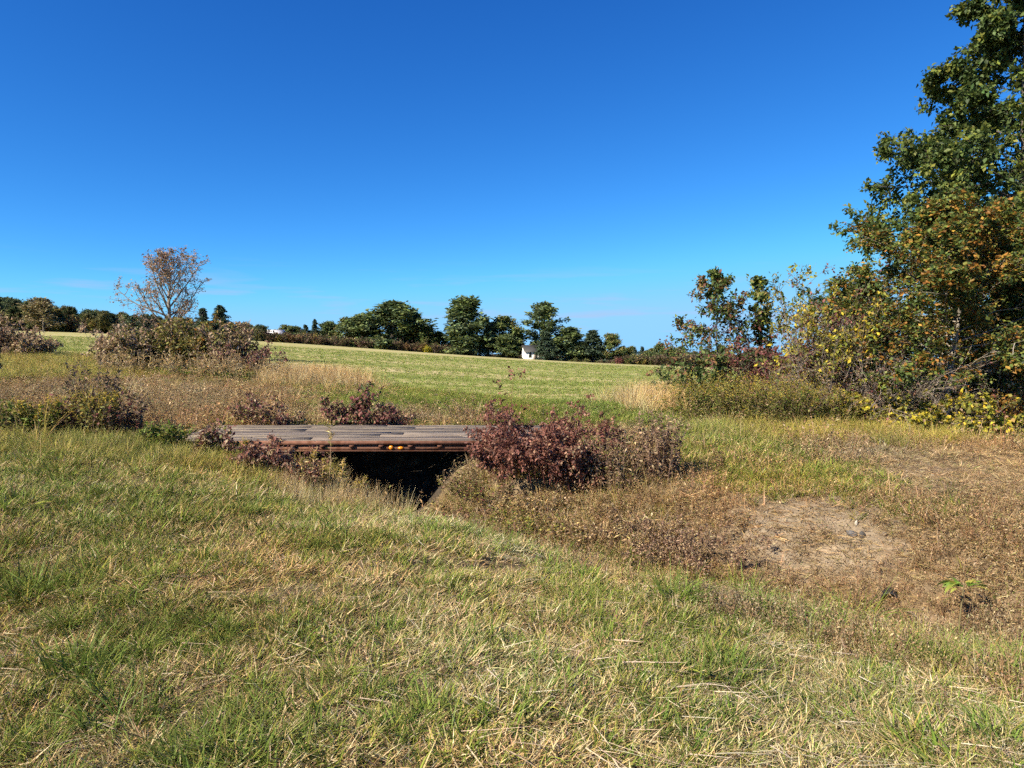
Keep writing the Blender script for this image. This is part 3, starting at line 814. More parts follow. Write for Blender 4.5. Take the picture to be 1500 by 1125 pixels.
def shrub_geo(rs, Hs, R, nst, n2, n3, per, size, pal, bark, aspect=.55, clump=None, spread=.6, up=.05, wob=.14, rad=.012, jit=.03, base=.25, droop=.15):
    a = rs.uniform(0, 6.283, nst); r = base * R * np.sqrt(rs.random(nst))
    p = np.stack([r * np.cos(a), r * np.sin(a), np.full(nst, -.06)], 1)
    sp = rs.uniform(.1, 1, nst) * spread
    d = np.stack([np.cos(a) * np.sin(sp), np.sin(a) * np.sin(sp), np.cos(sp)], 1)
    L = Hs * np.where(rs.random(nst) < .15, rs.uniform(1.0, 1.25, nst), rs.uniform(.4, 1.0, nst)) / np.maximum(np.cos(sp * .8), .5)
    L = np.minimum(L, Hs * 1.3)
    B1 = branches(rs, p, d, L, 7, wob, up)
    st = [tubes(B1, np.full(nst, rad), np.full(nst, rad * .25), 5, bark)]
    B2, i2, L2 = children(rs, B1, n2, .2, 1, .75, L * .38, 5, wob * 1.3, up)
    st.append(tubes(B2, np.full(len(B2), rad * .4), np.full(len(B2), rad * .15), 4, bark))
    last = B2
    if n3:
        B3, i3, L3 = children(rs, B2, n3, .2, 1, .8, L2 * .5, 4, wob * 1.5, 0)
        st.append(tubes(B3, np.full(len(B3), rad * .22), np.full(len(B3), rad * .1), 3, bark))
        last = np.concatenate([B3, B2[:, [0, 1, 3, 4]]])
    lf = leaf_cloud(rs, last, per, size, aspect, pal, jit, droop, clump=clump) if per else None
    return join(st), lf
def weed_geo(rs, nst, R, Hs, lean, lpn, ll, lw, lpal, tpn, tpal, tl, scol, rad=.003, top=.22, droop=.3):
    a = rs.uniform(0, 6.283, nst); r = R * np.sqrt(rs.random(nst))
    p = np.stack([r * np.cos(a), r * np.sin(a), np.full(nst, -.05)], 1)
    sp = np.abs(rs.normal(0, lean, nst))
    d = np.stack([np.cos(a) * np.sin(sp), np.sin(a) * np.sin(sp), np.cos(sp)], 1)
    L = Hs * rs.uniform(.6, 1.05, nst)
    B = branches(rs, p, d, L, 6, .05, .02)
    st = tubes(B, np.full(nst, rad), np.full(nst, rad * .4), 4, scol)
    def along(npl, t0, t1, ln, wd, pal, out):
        ii = np.repeat(np.arange(nst), npl); m = len(ii)
        t = rs.uniform(t0, t1, m)
        pos, T = sample_on(B, ii, t)
        D = norm(rs.normal(0, 1, (m, 3)) * [1, 1, .5] + T * out - [0, 0, droop * .5])
        return leaves(rs, pos + rs.normal(0, .004, (m, 3)), D, norm(rs.normal(0, .6, (m, 3)) + [0, 0, 1]), ln * rs.uniform(.6, 1.2, m), wd * rs.uniform(.7, 1.2, m), pick(rs, pal, m))
    lf = along(lpn, .12, .92, ll, lw, lpal, .6) if lpn else None
    fl = None
    if tpn:
        ii = np.repeat(np.arange(nst), 5); m = len(ii)
        pos, T = sample_on(B, ii, rs.uniform(1 - top, .97, m))
        tw = branches(rs, pos, norm(rs.normal(0, 1, (m, 3)) * [1, 1, .4] + T), np.full(m, tl), 4, .15, .05)
        jj = np.repeat(np.arange(m), max(1, tpn // 5)); k = len(jj)
        pp, TT = sample_on(tw, jj, rs.uniform(0, 1, k))
        mk = lambda pp, k: leaves(rs, pp + rs.normal(0, .008, (k, 3)), norm(rs.normal(0, 1, (k, 3)) + [0, 0, .6]), norm(rs.normal(0, 1, (k, 3)) + [0, 0, 1]), rs.uniform(.01, .028, k), rs.uniform(.008, .016, k), pick(rs, tpal, k))
        fl = mk(pp, k)
    return st, lf, fl

# palettes
OAK = [((.055, .085, .026), 3), ((.07, .11, .032), 3), ((.095, .13, .034), 2), ((.04, .062, .022), 2)]
OAKLIT = [((.13, .165, .035), 2), ((.18, .19, .036), 2), ((.09, .12, .03), 2)]  # yellow-green oak leaves, with the sunlit look put into the colour
ORANGE = [((.30, .14, .03), 2), ((.24, .12, .03), 2), ((.34, .20, .035), 1.2), ((.20, .16, .035), 2)]
GOLD = [((.46, .35, .035), 2), ((.33, .30, .035), 2), ((.18, .20, .035), 1.5)]
PURP = [((.18, .065, .06), 3), ((.14, .05, .055), 2), ((.23, .10, .08), 1.5), ((.13, .085, .045), 1)]
OLIVE = [((.17, .165, .045), 2), ((.23, .20, .05), 2), ((.12, .13, .036), 2), ((.29, .22, .065), .9)]
RODTOP = [((.44, .32, .04), 2), ((.32, .25, .06), 2), ((.52, .37, .035), 1)]
DEADL = [((.29, .195, .12), 2), ((.21, .13, .09), 2), ((.38, .28, .17), 1.6), ((.14, .09, .065), .8)]
MAUVE = [((.35, .245, .16), 2), ((.28, .19, .125), 2), ((.42, .32, .20), 1.4), ((.21, .19, .07), 1.4)]
BARK = (.13, .11, .09); BARKP = (.24, .21, .17); TWIG = (.20, .16, .13)

# ------------------------------------------------------------------ trees on the right
rs = np.random.default_rng(42)
def place_tree(name, label, loc, geo, rz=0, scale=(1, 1, 1), group=None, smat=None, lmat=None, cat='tree'):
    t = thing(name, label, cat, loc, rz, scale, group)
    add_parts(t, geo[0], geo[1], 'trunk', 'crown', smat or M_BARK, lmat)
    return t
g = tree_geo(rs, 15.5, .24, 86, .07, lambda t: 7.7 * (1 - t) ** 1.2 + .35, lambda t: -.10 + .6 * t, 15, 5, 19, .135, OAK, BARK, aspect=.62, clump=(OAKLIT, .32), wob=.09, up1=.02, flat2=.45, jit=.07)
place_tree('oak_tree', 'tall dark green pyramid shaped oak rising out of the picture at the right edge', at(1500, 21.5), g)
g = tree_geo(rs, 5.7, .085, 46, .22, lambda t: 2.7 * math.sin(min(1, (1.12 - t) * 1.5) * 1.5) + .25, lambda t: .0 + .75 * t, 10, 6, 18, .09, OAKLIT * 3 + OAK + ORANGE, BARKP, aspect=.6, clump=(ORANGE, .17), wob=.11, jit=.06, lean=(.5, 0))
place_tree('oak_tree', 'young oak with pale trunk and orange and green leaves before the tall oak', at(1385, 15.6), g, 0, (1.05, 1.05, .77))
g = tree_geo(rs, 4.6, .07, 30, .2, lambda t: 2.3 * (1.05 - t) ** .6 + .2, lambda t: .1 + .7 * t, 10, 5, 17, .09, OAKLIT + OAK + ORANGE[:1], BARKP, aspect=.6, clump=(ORANGE, .25), wob=.11)
place_tree('oak_tree', 'bushy yellow green and rust coloured tree at the right edge of the picture', at(1490, 16.6), g, .7)
g = tree_geo(rs, 3.45, .035, 26, .12, lambda t: 1.8 * (1.02 - t) ** .7 + .12, lambda t: .05 + .6 * t, 8, 3, 6, .105, OAK + OAKLIT[:1], BARK, aspect=.5, clump=([((.20, .09, .06), 1), ((.22, .14, .05), 1)], .28), wob=.13, jit=.05, twig_r=.003)
place_tree('oak_sapling', 'slender oak sapling with sparse leaves against the sky at the end of the hedge', at(1052, 18.0), g, .4)
g = tree_geo(rs, 3.5, .05, 34, .12, lambda t: .30 * (1.2 - t) + .10, lambda t: .5, 5, 0, 13, .10, OAKLIT + OAK[:2], BARKP, aspect=.8, wob=.2, jit=.05, lean=(-.12, 0))
place_tree('vine_clad_snag', 'narrow dead trunk wrapped in green vine beside the oak sapling', at(1119, 18.4), g, cat='tree')

def shrub(name, label, loc, geo, rz=0, scale=(1, 1, 1), group=None, cat='shrub', lmat=None):
    t = thing(name, label, cat, loc, rz, scale, group)
    add_parts(t, geo[0], geo[1], 'stem', 'foliage', M_STEM, lmat)
    return t
def weed(name, label, loc, geo, rz=0, scale=(1, 1, 1), group=None, cat='plant'):
    t = thing(name, label, cat, loc, rz, scale, group)
    add_parts(t, geo[0], geo[1], 'stem', 'foliage', M_STEM, None, geo[2])
    return t
# hedge between sapling and oak
shrub('purple_shrub', 'dark purple leaved shrub at the foot of the vine clad trunk', at(1112, 17.4), shrub_geo(rs, 1.9, .9, 20, 8, 3, 6, .075, PURP, BARK))
shrub('purple_shrub', 'tall purple and brown shrub left of the yellow leaved one', at(1165, 16.6), shrub_geo(rs, 3.0, 1.2, 24, 8, 3, 6, .075, PURP + DEADL[:2] + OLIVE[:1], BARK, clump=(PURP, .4)))
shrub('yellow_shrub', 'shrub with golden yellow leaves in the middle of the hedge', at(1212, 16.0), shrub_geo(rs, 3.0, 1.2, 26, 8, 3, 6, .085, OLIVE, TWIG, clump=(GOLD, .6)))
shrub('green_shrub', 'dark green shrub in the shade behind the grey twiggy thicket', at(1275, 18.0), shrub_geo(rs, 3.2, 1.6, 28, 8, 3, 8, .09, OAK, BARK, spread=.8))
shrub('green_shrub', 'low dark green shrub under the oak sapling', at(1040, 17.8), shrub_geo(rs, 1.15, .9, 14, 8, 3, 7, .08, OAK, BARK, spread=.8))
for px, Y, Hh, lab in ((1240, 15.3, 1.8, 'bare grey twiggy thicket below the yellow shrub'), (1290, 15.4, 2.2, 'widest bare grey thicket left of the pale oak trunk'), (1340, 15.3, 2.0, 'bare arching twigs just left of the pale oak trunk'), (1180, 15.4, 1.2, 'low reddish bare twigs behind the goldenrod')):
    shrub('bare_thicket', lab, at(px, Y), shrub_geo(rs, Hh, 1.2, 26, 9, 5, 1, .05, DEADL + PURP[:1], (.23, .19, .16), spread=1.0, wob=.2, up=-.02), group='bare thickets in the hedge')
shrub('dark_understorey', 'dark shaded undergrowth right of the pale oak trunk', at(1440, 16.2), shrub_geo(rs, 1.4, 1.4, 24, 8, 4, 5, .08, OAK + DEADL, BARK, spread=1.0))
shrub('red_shrub', 'rusty red leaved shrub under the trees at the far right', at(1478, 15.3), shrub_geo(rs, 1.1, .8, 16, 8, 3, 6, .075, ORANGE + PURP[:1] + OLIVE, TWIG, spread=.8))
vine = [(1290, 14.5, .75, 'yellow green bramble left of the pale oak trunk'), (1345, 14.2, .8, 'bright yellow bramble in front of the twiggy thicket'), (1400, 14.0, .95, 'brightest yellow leaved bramble at the foot of the pale trunk'), (1475, 13.6, .5, 'low yellow green bramble at the right edge of the mown ground'), (1245, 14.6, .6, 'small greenish bramble right of the goldenrod')]
for px, Y, Hh, lab in vine:
    shrub('bramble', lab, at(px, Y), shrub_geo(rs, Hh, .8, 20, 6, 3, 4, .085, GOLD + OLIVE[:1], TWIG, aspect=.75, spread=1.1, wob=.2, up=-.03, rad=.007, clump=(OLIVE + DEADL[:1], .35)), group='brambles along the hedge foot')
rod = [(1022, 15.0, .85), (1052, 14.5, .95), (1085, 14.3, 1.0), (1118, 14.2, .95), (1150, 14.2, .92), (1185, 14.4, .9), (1215, 14.6, .8)]
words = ['leftmost', 'second from the left', 'third from the left', 'middle', 'fifth from the left', 'sixth from the left', 'rightmost']
for i, (px, Y, Hh) in enumerate(rod):
    weed('goldenrod_clump', 'olive yellow goldenrod clump at the hedge foot, %s of seven' % words[i], at(px, Y), weed_geo(rs, 64, .5, Hh * rs.uniform(.95, 1.3), .36, 24, .085, .022, OLIVE + GREEN[:1] + DEADL[:1], 35, RODTOP + OLIVE[:2], .13, (.14, .11, .05), .0035), group='goldenrod along the hedge')

# ------------------------------------------------------------------ brush and bare tree on the left
rs = np.random.default_rng(77)
bt_pal = [((.32, .20, .14), 2), ((.29, .21, .16), 2), ((.40, .25, .16), 1), ((.22, .18, .09), 1)]
g = tree_geo(rs, 6.6, .18, 30, .22, lambda t: 3.3 * math.sin(min(1.0, (1.1 - t) * 1.7) * 1.5) + .3, lambda t: .62 + .55 * t, 9, 5, 4, .12, bt_pal, (.19, .165, .14), aspect=.6, wob=.11, up1=.05, jit=.08, twig_r=.007, r1f=.6)
place_tree('thin_tree', 'lone half bare tree with pinkish brown leaves rising from the brush', at(250, 44.0), g, 3.3, (1.0, 1.0, .87))
lm = [(168, 28.5, 1.7, MAUVE, 'pinkish brown brush at the left end of the long brush mound'), (207, 28.2, 1.85, MAUVE + OLIVE[:1], 'mauve and olive brush left of the lone tree'), (243, 28.5, 1.95, OLIVE + DEADL[:1], 'olive green brush below the lone tree'), (285, 28.5, 2.05, OLIVE + ORANGE[:1], 'tall olive brush right of the lone tree'), (325, 28.2, 2.05, OLIVE + MAUVE, 'tallest olive and tan brush on the long mound'), (345, 27.8, 1.7, DEADL + MAUVE, 'tan and brown brush near the right end of the mound'), (366, 27.4, 1.25, DEADL + PURP[:1], 'bare purplish twigs at the right end of the mound')]
for i, (px, Y, Hh, pal, lab) in enumerate(lm):
    shrub('brush', lab, at(px, Y), shrub_geo(rs, Hh * .98, 1.2, 32, 8, 3, 6 if i < 6 else 3, .12, pal, TWIG, spread=.75, wob=.15, rad=.016), group='brush on the long mound')
for px, Y, Hh, pal, lab in ((-5, 36, 1.9, DEADL + MAUVE, 'tan dead brush cut off by the left edge of the picture'), (25, 35.5, 1.6, MAUVE + DEADL, 'brown brush pile at the left of the field opening'), (55, 35, 1.1, MAUVE, 'small low end of the brush pile at the left')):
    shrub('brush', lab, at(px, Y), shrub_geo(rs, Hh, 1.1, 24, 8, 3, 6, .12, pal, TWIG, spread=.9, wob=.18, rad=.016), group='brush pile by the left edge')
for px, Y, lab in ((262, 26.2, 'bright green weeds at the foot of the mound, left'), (345, 25.9, 'green weeds at the foot of the mound, right')):
    weed('green_weeds', lab, at(px, Y), weed_geo(rs, 60, .9, .45, .5, 14, .14, .05, GREEN, 0, None, 0, (.1, .12, .04), .005))['kind'] = 'stuff'
for i, (px, Y, Hh, lab) in enumerate(((205, 26.5, 1.0, 'pale straw heap at the left foot of the mound'), (300, 26.2, 1.15, 'pale straw heap at the middle of the mound foot'), (360, 26.0, 1.0, 'pale straw heap below the brown brush'))):
    weed('dry_grass_heap', lab, at(px, Y), weed_geo(rs, 150, 1.2, Hh, .6, 6, .22, .018, DRY, 0, None, 0, (.36, .28, .17), .005))
shrub('roadside_bush', 'dark bush just outside the left edge casting a shadow on the verge', at(-45, 21.0), shrub_geo(rs, 1.0, .8, 16, 8, 3, 6, .1, OLIVE + DEADL, TWIG, spread=.8))

# weeds along the left crest
DARKW = [((.15, .105, .07), 2), ((.20, .13, .085), 2), ((.10, .09, .045), 2), ((.27, .19, .12), 1)]
W_ = [(8, 10.9, .50, OLIVE + GREEN[:1], None, 'dark leafy weed at the far left of the bank crest'),
      (65, 10.9, .52, OLIVE + GREEN[:2], RODTOP, 'green goldenrod with few flowers left of the tall brown weed'),
      (110, 11.2, .55, DARKW + PURP[:1], None, 'low brown weed between the two goldenrods'),
      (135, 11.4, .98, DARKW, None, 'tall weed with dead brown leaves above the yellow goldenrod'),
      (145, 11.0, .66, OLIVE, RODTOP, 'yellow flowered goldenrod in front of the tall brown weed'),
      (172, 11.0, .6, DARKW + PURP[:1], None, 'purplish brown weed right of the yellow goldenrod'),
      (232, 10.3, .34, GREEN[:2] + OLIVE, None, 'small dark green weed near the left end of the planks')]
for px, Y, Hh, pal, tp, lab in W_:
    weed('crest_weed', lab, at(px, Y), weed_geo(rs, 44, .30, Hh * 1.3, .17, 26, .085, .034, pal, 40 if tp else 0, (tp or RODTOP) + RODTOP[2:], .09, (.15, .11, .07), .004), group='weeds along the bank crest')

# ------------------------------------------------------------------ plants round the bridge
rs = np.random.default_rng(91)
DOG = [((.20, .082, .06), 3), ((.155, .06, .048), 3), ((.27, .13, .09), 2.4), ((.32, .19, .13), 1.3), ((.12, .065, .05), 1.2)]
REDST = (.13, .05, .04)
shrub('dogwood_bush', 'large dark red leaved dogwood bush hiding the right end of the bridge', at(785, 9.75), shrub_geo(rs, .84, .82, 60, 10, 4, 6, .041, DOG, REDST, spread=.7, rad=.006, base=.75, droop=.35, jit=.02))
shrub('dogwood_bush', 'smaller brownish dogwood joined to the right side of the large red one', at(856, 9.5), shrub_geo(rs, .74, .6, 34, 9, 4, 5, .046, DOG + DEADL, REDST, spread=.6, rad=.006, base=.5, droop=.35, jit=.02))
g = shrub_geo(rs, .52, .5, 30, 8, 3, 5, .05, DOG + DEADL, REDST, spread=.6, rad=.005, base=.6, droop=.35, jit=.02)
shrub('dogwood_bush', 'purple brown dogwood in front of the left half of the bridge', at(382, 9.95), g)
shrub('dogwood_bush', 'thin dogwood with bare stems left of the dark opening', at(442, 9.75), shrub_geo(rs, .48, .4, 22, 7, 3, 3, .048, DOG + DEADL, REDST, spread=.5, rad=.005, base=.7, droop=.3))
for px, Hh, lab in ((741, 1.15, 'tallest red dogwood shoot standing above the planks'), (727, .85, 'short red dogwood shoot left of the tallest shoot'), (752, .95, 'middle red dogwood shoot right of the tallest shoot')):
    shrub('dogwood_shoot', lab, at(px, 10.2), shrub_geo(rs, Hh, .1, 1, 9, 2, 5, .06, DOG[:3], REDST, spread=.15, rad=.007, droop=.3, up=.1), group='red shoots above the planks')
shrub('dark_shrub', 'brown and green leafed shrub behind the middle of the bridge', at(515, 13.6), shrub_geo(rs, .72, .5, 18, 8, 3, 5, .07, PURP + OAK[:1] + DEADL[:1], REDST, spread=.7, rad=.006))
shrub('dark_shrub', 'low reddish shrub behind the bridge right of the leafy one', at(565, 13.7), shrub_geo(rs, .42, .5, 16, 7, 3, 5, .06, PURP + DEADL, REDST, spread=.9, rad=.005))
shrub('dark_shrub', 'brown weed rising behind the left end of the planks', at(370, 13.5), shrub_geo(rs, .55, .4, 14, 7, 3, 4, .06, DEADL + PURP[:1] + OLIVE[:1], REDST, spread=.6, rad=.005))
shrub('dark_shrub', 'dark dry weed behind the planks beside the yellow topped one', at(405, 13.5), shrub_geo(rs, .45, .3, 10, 7, 2, 4, .06, DEADL + PURP[:1], REDST, spread=.5, rad=.005))
shrub('dark_shrub', 'straggly dark weed at the left end of the planks', at(305, 10.35), shrub_geo(rs, .42, .35, 14, 7, 3, 4, .055, DEADL + PURP[:1] + OLIVE[:1], REDST, spread=.7, rad=.005))
weed('goldenrod', 'small yellow goldenrod leaning over the front of the planks', at(372, 10.2), weed_geo(rs, 1, .01, .7, .15, 40, .065, .018, OLIVE, 120, RODTOP, .07, (.2, .16, .07)))
gs = [(455, 9.6, .80), (478, 9.7, 1.0), (502, 9.5, .84), (513, 9.55, .80), (523, 9.6, .82), (541, 9.5, .80), (492, 9.4, .66), (466, 9.5, .74), (531, 9.4, .62), (446, 9.5, .7)]
gl = ['with a short yellow top nearest the dogwood', 'the tallest, with a drooping yellow plume', 'with brown stem and yellow tip in the middle', 'straight brown one', 'with pale narrow leaves before the dark opening', 'with a pointed seed spike, the rightmost', 'short and dry at the front', 'second from the dogwood, leaning', 'short pale one beside the rightmost', 'touching the dogwood']
for (px, Y, Hh), lab in zip(gs, gl):
    weed('goldenrod_stalk', 'goldenrod stalk before the dark opening, ' + lab, at(px, Y), weed_geo(rs, 1, .01, Hh, .10, 44, .095, .018, OLIVE + DRY[:2], 90, RODTOP + DRY[:1], .06, (.34, .23, .14), .005, .3), group='goldenrod stalks before the opening')
for px, Y, Hh, lab in ((622, 9.9, .36, 'thin weed with small white seed head in the dark opening'), (641, 9.9, .34, 'tan tufted seed head at the right of the dark opening'), (590, 9.9, .3, 'fine dry stalk with two small heads in the opening'), (672, 10.1, .42, 'slanting dry stalk at the right edge of the opening')):
    weed('seed_stalk', lab, at(px, Y), weed_geo(rs, 1, .01, Hh, .3, 6, .04, .008, DRY, 25, DRY, .025, (.40, .32, .2), .0025, .1), group='seed stalks in the opening')
weed('dry_weed_clump', 'tall dead brown weed clump right of the dogwoods', at(968, 9.3), weed_geo(rs, 60, .22, .98, .12, 26, .07, .024, DEADL, 10, DEADL, .05, (.17, .11, .08), .004))
weed('dry_weed_clump', 'brown weed clump between the dogwoods and the tallest dead clump', at(905, 9.3), weed_geo(rs, 55, .30, .70, .25, 22, .07, .022, DEADL + OLIVE[:1], 0, None, .05, (.2, .14, .09), .004))
weed('dry_weed_clump', 'grey green leafy weeds at the right end of the planks', at(885, 10.9), weed_geo(rs, 50, .5, .48, .35, 20, .07, .024, DEADL + GREEN[:2], 0, None, .05, (.17, .14, .08), .004))
weed('dry_weed_clump', 'bent pale and dark dead stalks above the bare earth', at(945, 8.15), weed_geo(rs, 60, .28, .42, .6, 12, .10, .016, DEADL + DRY, 0, None, .05, (.26, .19, .12), .004))
for px, Y, lab in ((985, 8.3, 'dense reddish brown mat of dead stems left of the bare earth'), (1030, 7.9, 'thinner brown mat of dead stems at the edge of the bare earth')):
    shrub('dead_brush_mat', lab, at(px, Y), shrub_geo(rs, .32, .8, 46, 8, 4, 2, .03, DEADL, (.16, .10, .07), spread=1.35, wob=.25, up=-.05, rad=.004, base=.9))
for px, Y, pal, lab in ((700, 9.2, DEADL + PURP, 'reddish dry weeds on the hump right of the opening'), (655, 9.25, OLIVE + DEADL, 'olive weeds on top of the hump by the opening'), (735, 8.75, GREEN[:2] + YEL, 'green yellow leafy weeds below the large dogwood'), (800, 8.6, OLIVE + YEL, 'yellowish leafy weeds below the brownish dogwood'), (860, 8.4, DRY + DEADL, 'dry tan weeds right of the yellowish leafy ones'), (640, 8.9, DEADL + DRY, 'low brown weeds at the near foot of the hump'), (690, 10.15, DEADL + OLIVE, 'weeds on the steep side of the hump under the deck edge'), (665, 9.85, DRY + OLIVE, 'tan and olive weeds on the edge of the dark opening'), (755, 9.5, DRY + OLIVE, 'tan weeds right under the left half of the large dogwood'), (800, 9.3, DEADL + DRY, 'brown weeds right under the right half of the large dogwood'), (712, 9.75, OLIVE + PURP[:1], 'olive weeds between the opening and the large dogwood')):
    weed('hump_weeds', lab, at(px, Y), weed_geo(rs, 75, .40, .32, .5, 16, .05, .022, pal, 0, None, 0, (.2, .15, .09), .003))
for px, Y, lab, pal, Hh in ((915, 7.7, 'dark green bunch grass at the left end of the ditch bed', GREEN + OLIVE, .42), (1255, 6.35, 'large dark green bunch grass at the ditch bottom', GREEN[:1] + GREEN[3:] + YEL[1:], .52), (1095, 7.0, 'yellow green bunch grass in the ditch below the bare earth', YEL + GREEN, .42), (990, 5.35, 'spiky dark green grass clump on the near bank', GREEN[:1] + GREEN[3:], .36), (100, 3.55, 'largest dark green grass clump at the lower left', GREEN[:1] + GREEN[3:], .26), (30, 4.4, 'dark green grass clump at the left edge', GREEN[:2], .24), (165, 3.1, 'low dark green clump near the bottom left corner', GREEN[:1] + GREEN[3:], .24), (355, 6.9, 'dark green tuft on the upper bank below the dogwood', GREEN[:2], .2), (620, 3.0, 'bright green tuft at the bottom of the picture', GREEN[:3], .16), (120, 5.9, 'spreading green clump on the upper left bank', GREEN[:2], .22), (1435, 5.35, 'rust coloured bunch grass at the right end of the ditch', ORANGE + DRY, .36)):
    t = thing('grass_clump', lab, 'grass clump', at(px, Y), rs.uniform(0, 6), (1, 1, 1), 'grass clumps')
    v = tuft(rs, 130, .15, (Hh * .5, Hh * 1.2), (.1, 1.2), (.2, 1.3), (.006, .0105), pal, 5, .1)
    obj('blades', mk_mesh('blades', v[0], v[1], v[2], M_LEAF), t)
# seedling with drooping leaves
t = thing('seedling', 'single seedling with drooping green and yellow leaves in the ditch weeds', 'plant', at(1413, 5.9))
B = branches(rs, np.array([[0, 0, -.05]]), np.array([[.06, 0, 1.0]]), np.array([.52]), 6, .04, .02)
obj('stem', mk_mesh('stem', *tubes(B, [.010], [.006], 6, (.15, .12, .06)), M_STEM, True), t)
nl = 26
aa = rs.choice([math.pi * .95, math.pi * 1.05, .05, .3, 2.2], nl) + rs.normal(0, .35, nl)
b0 = np.tile(B[0, -1], (nl, 1)) + np.stack([np.cos(aa), np.sin(aa), 0 * aa], 1) * rs.uniform(.0, .13, nl)[:, None] + rs.normal(0, .01, (nl, 3))
v = ribbons(rs, b0, aa, rs.uniform(.08, .16, nl), rs.uniform(.9, 1.5, nl), rs.uniform(.6, 1.4, nl), rs.uniform(.025, .042, nl), 4, pick(rs, [((.12, .20, .03), 2), ((.30, .30, .06), 1)], nl))
obj('foliage', mk_mesh('foliage', v[0], v[1], v[2], M_LEAF), t)

# stones, pipe end, stick on the ditch bank
def rock(rs, r, col):
    import bmesh
    bm = bmesh.new(); bmesh.ops.create_icosphere(bm, subdivisions=3, radius=1.0)
    V = np.array([v.co for v in bm.verts]); Fc = np.array([[v.index for v in f.verts] for f in bm.faces]); bm.free()
    k = 1 + .28 * (fbm(V[:, 0] * 1.7 + 5 + r[0] * 90, V[:, 1] * 1.7 + V[:, 2] * 1.3, 7) - .5) * 2
    for q in range(14):
        nn = norm(rs.normal(0, 1, 3)); k = np.minimum(k, rs.uniform(.5, .85) / np.maximum(V @ nn, .1))
    V = V * k[:, None] * np.asarray(r)
    return mk_mesh('stone', V, Fc, col, M_STONE)
for px, Y, r, col, lab in ((1251, 7.42, (.08, .05, .045), (.085, .085, .09), 'dark bluish stone on the bare earth of the ditch bank'), (1268, 7.35, (.05, .04, .05), (.07, .065, .06), 'small black stone right of the bluish one'), (1259, 7.52, (.03, .022, .035), (.45, .40, .33), 'little pale stone behind the dark ones')):
    tag(obj('stone', rock(rs, r, col), None, at(px, Y, r[2] * .35), (0, 0, rs.uniform(0, 6))), lab, 'stone')
for i in range(4):
    m_ = rock(rs, (.011, .009, .007), (.24, .19, .135)); proto('clod_kinds', 'clod', m_)
cx_ = rs.uniform(1.4, 5.6, 2600); cy_ = rs.uniform(6.2, 9.8, 2600)
wc_, dc_, _, _ = cover(cx_, cy_, height(cx_, cy_))
ok = (rs.random(2600) < .15 + 2.0 * wc_[5]) & (dc_ < -.5); cx_, cy_ = cx_[ok], cy_[ok]; m_ = len(cx_)
q_ = rs.lognormal(0, .5, m_)
scatter('soil_clods', 'crumbs of dry soil and pebbles on the bare ditch bank', 'clod_kinds', np.stack([cx_, cy_, height(cx_, cy_) + .002], 1), rs.uniform(0, 6.28, (m_, 3)), np.stack([q_, q_, q_], 1), rs.integers(0, 4, m_), np.ones((m_, 3)))
t = thing('drain_pipe', 'black corrugated drain pipe end poking out of the ditch bank', 'pipe', at(1311, 6.55, .03), -.5)
a = np.linspace(0, 2 * math.pi, 24, endpoint=False)
V = []; rings = 22
for i in range(rings):
    rr = .075 + (.006 if (i // 2) % 2 else 0)
    V += [(math.cos(q) * rr, .02 * i, math.sin(q) * rr) for q in a]
for i in range(rings - 1, -1, -1):
    V += [(math.cos(q) * .068, .02 * i, math.sin(q) * .068) for q in a]
R2 = rings * 2
Fc = [[k * 24 + j, k * 24 + (j + 1) % 24, ((k + 1) % R2) * 24 + (j + 1) % 24, ((k + 1) % R2) * 24 + j] for k in range(R2) for j in range(24)]
obj('pipe_wall', mk_mesh('pipe_wall', V, np.array(Fc), (.022, .022, .022), M_PIPE), t)
tag(obj('stone', rock(rs, (.07, .05, .04), (.36, .31, .24)), None, at(1306, 6.36, .0)), 'pale flat stone in front of the drain pipe', 'stone')
p0 = np.array(at(1335, 6.35, .05)); p1 = np.array(at(1400, 5.75, .08))
B = np.stack([p0 + (p1 - p0) * q + np.array([0, 0, .03 * math.sin(q * 9)]) for q in np.linspace(0, 1, 8)])[None]
B = B - p0
tag(obj('stick', mk_mesh('stick', *tubes(B, [.008], [.004], 6, (.22, .17, .12)), M_STEM, True), None, p0), 'thin brown stick lying below the drain pipe', 'stick')

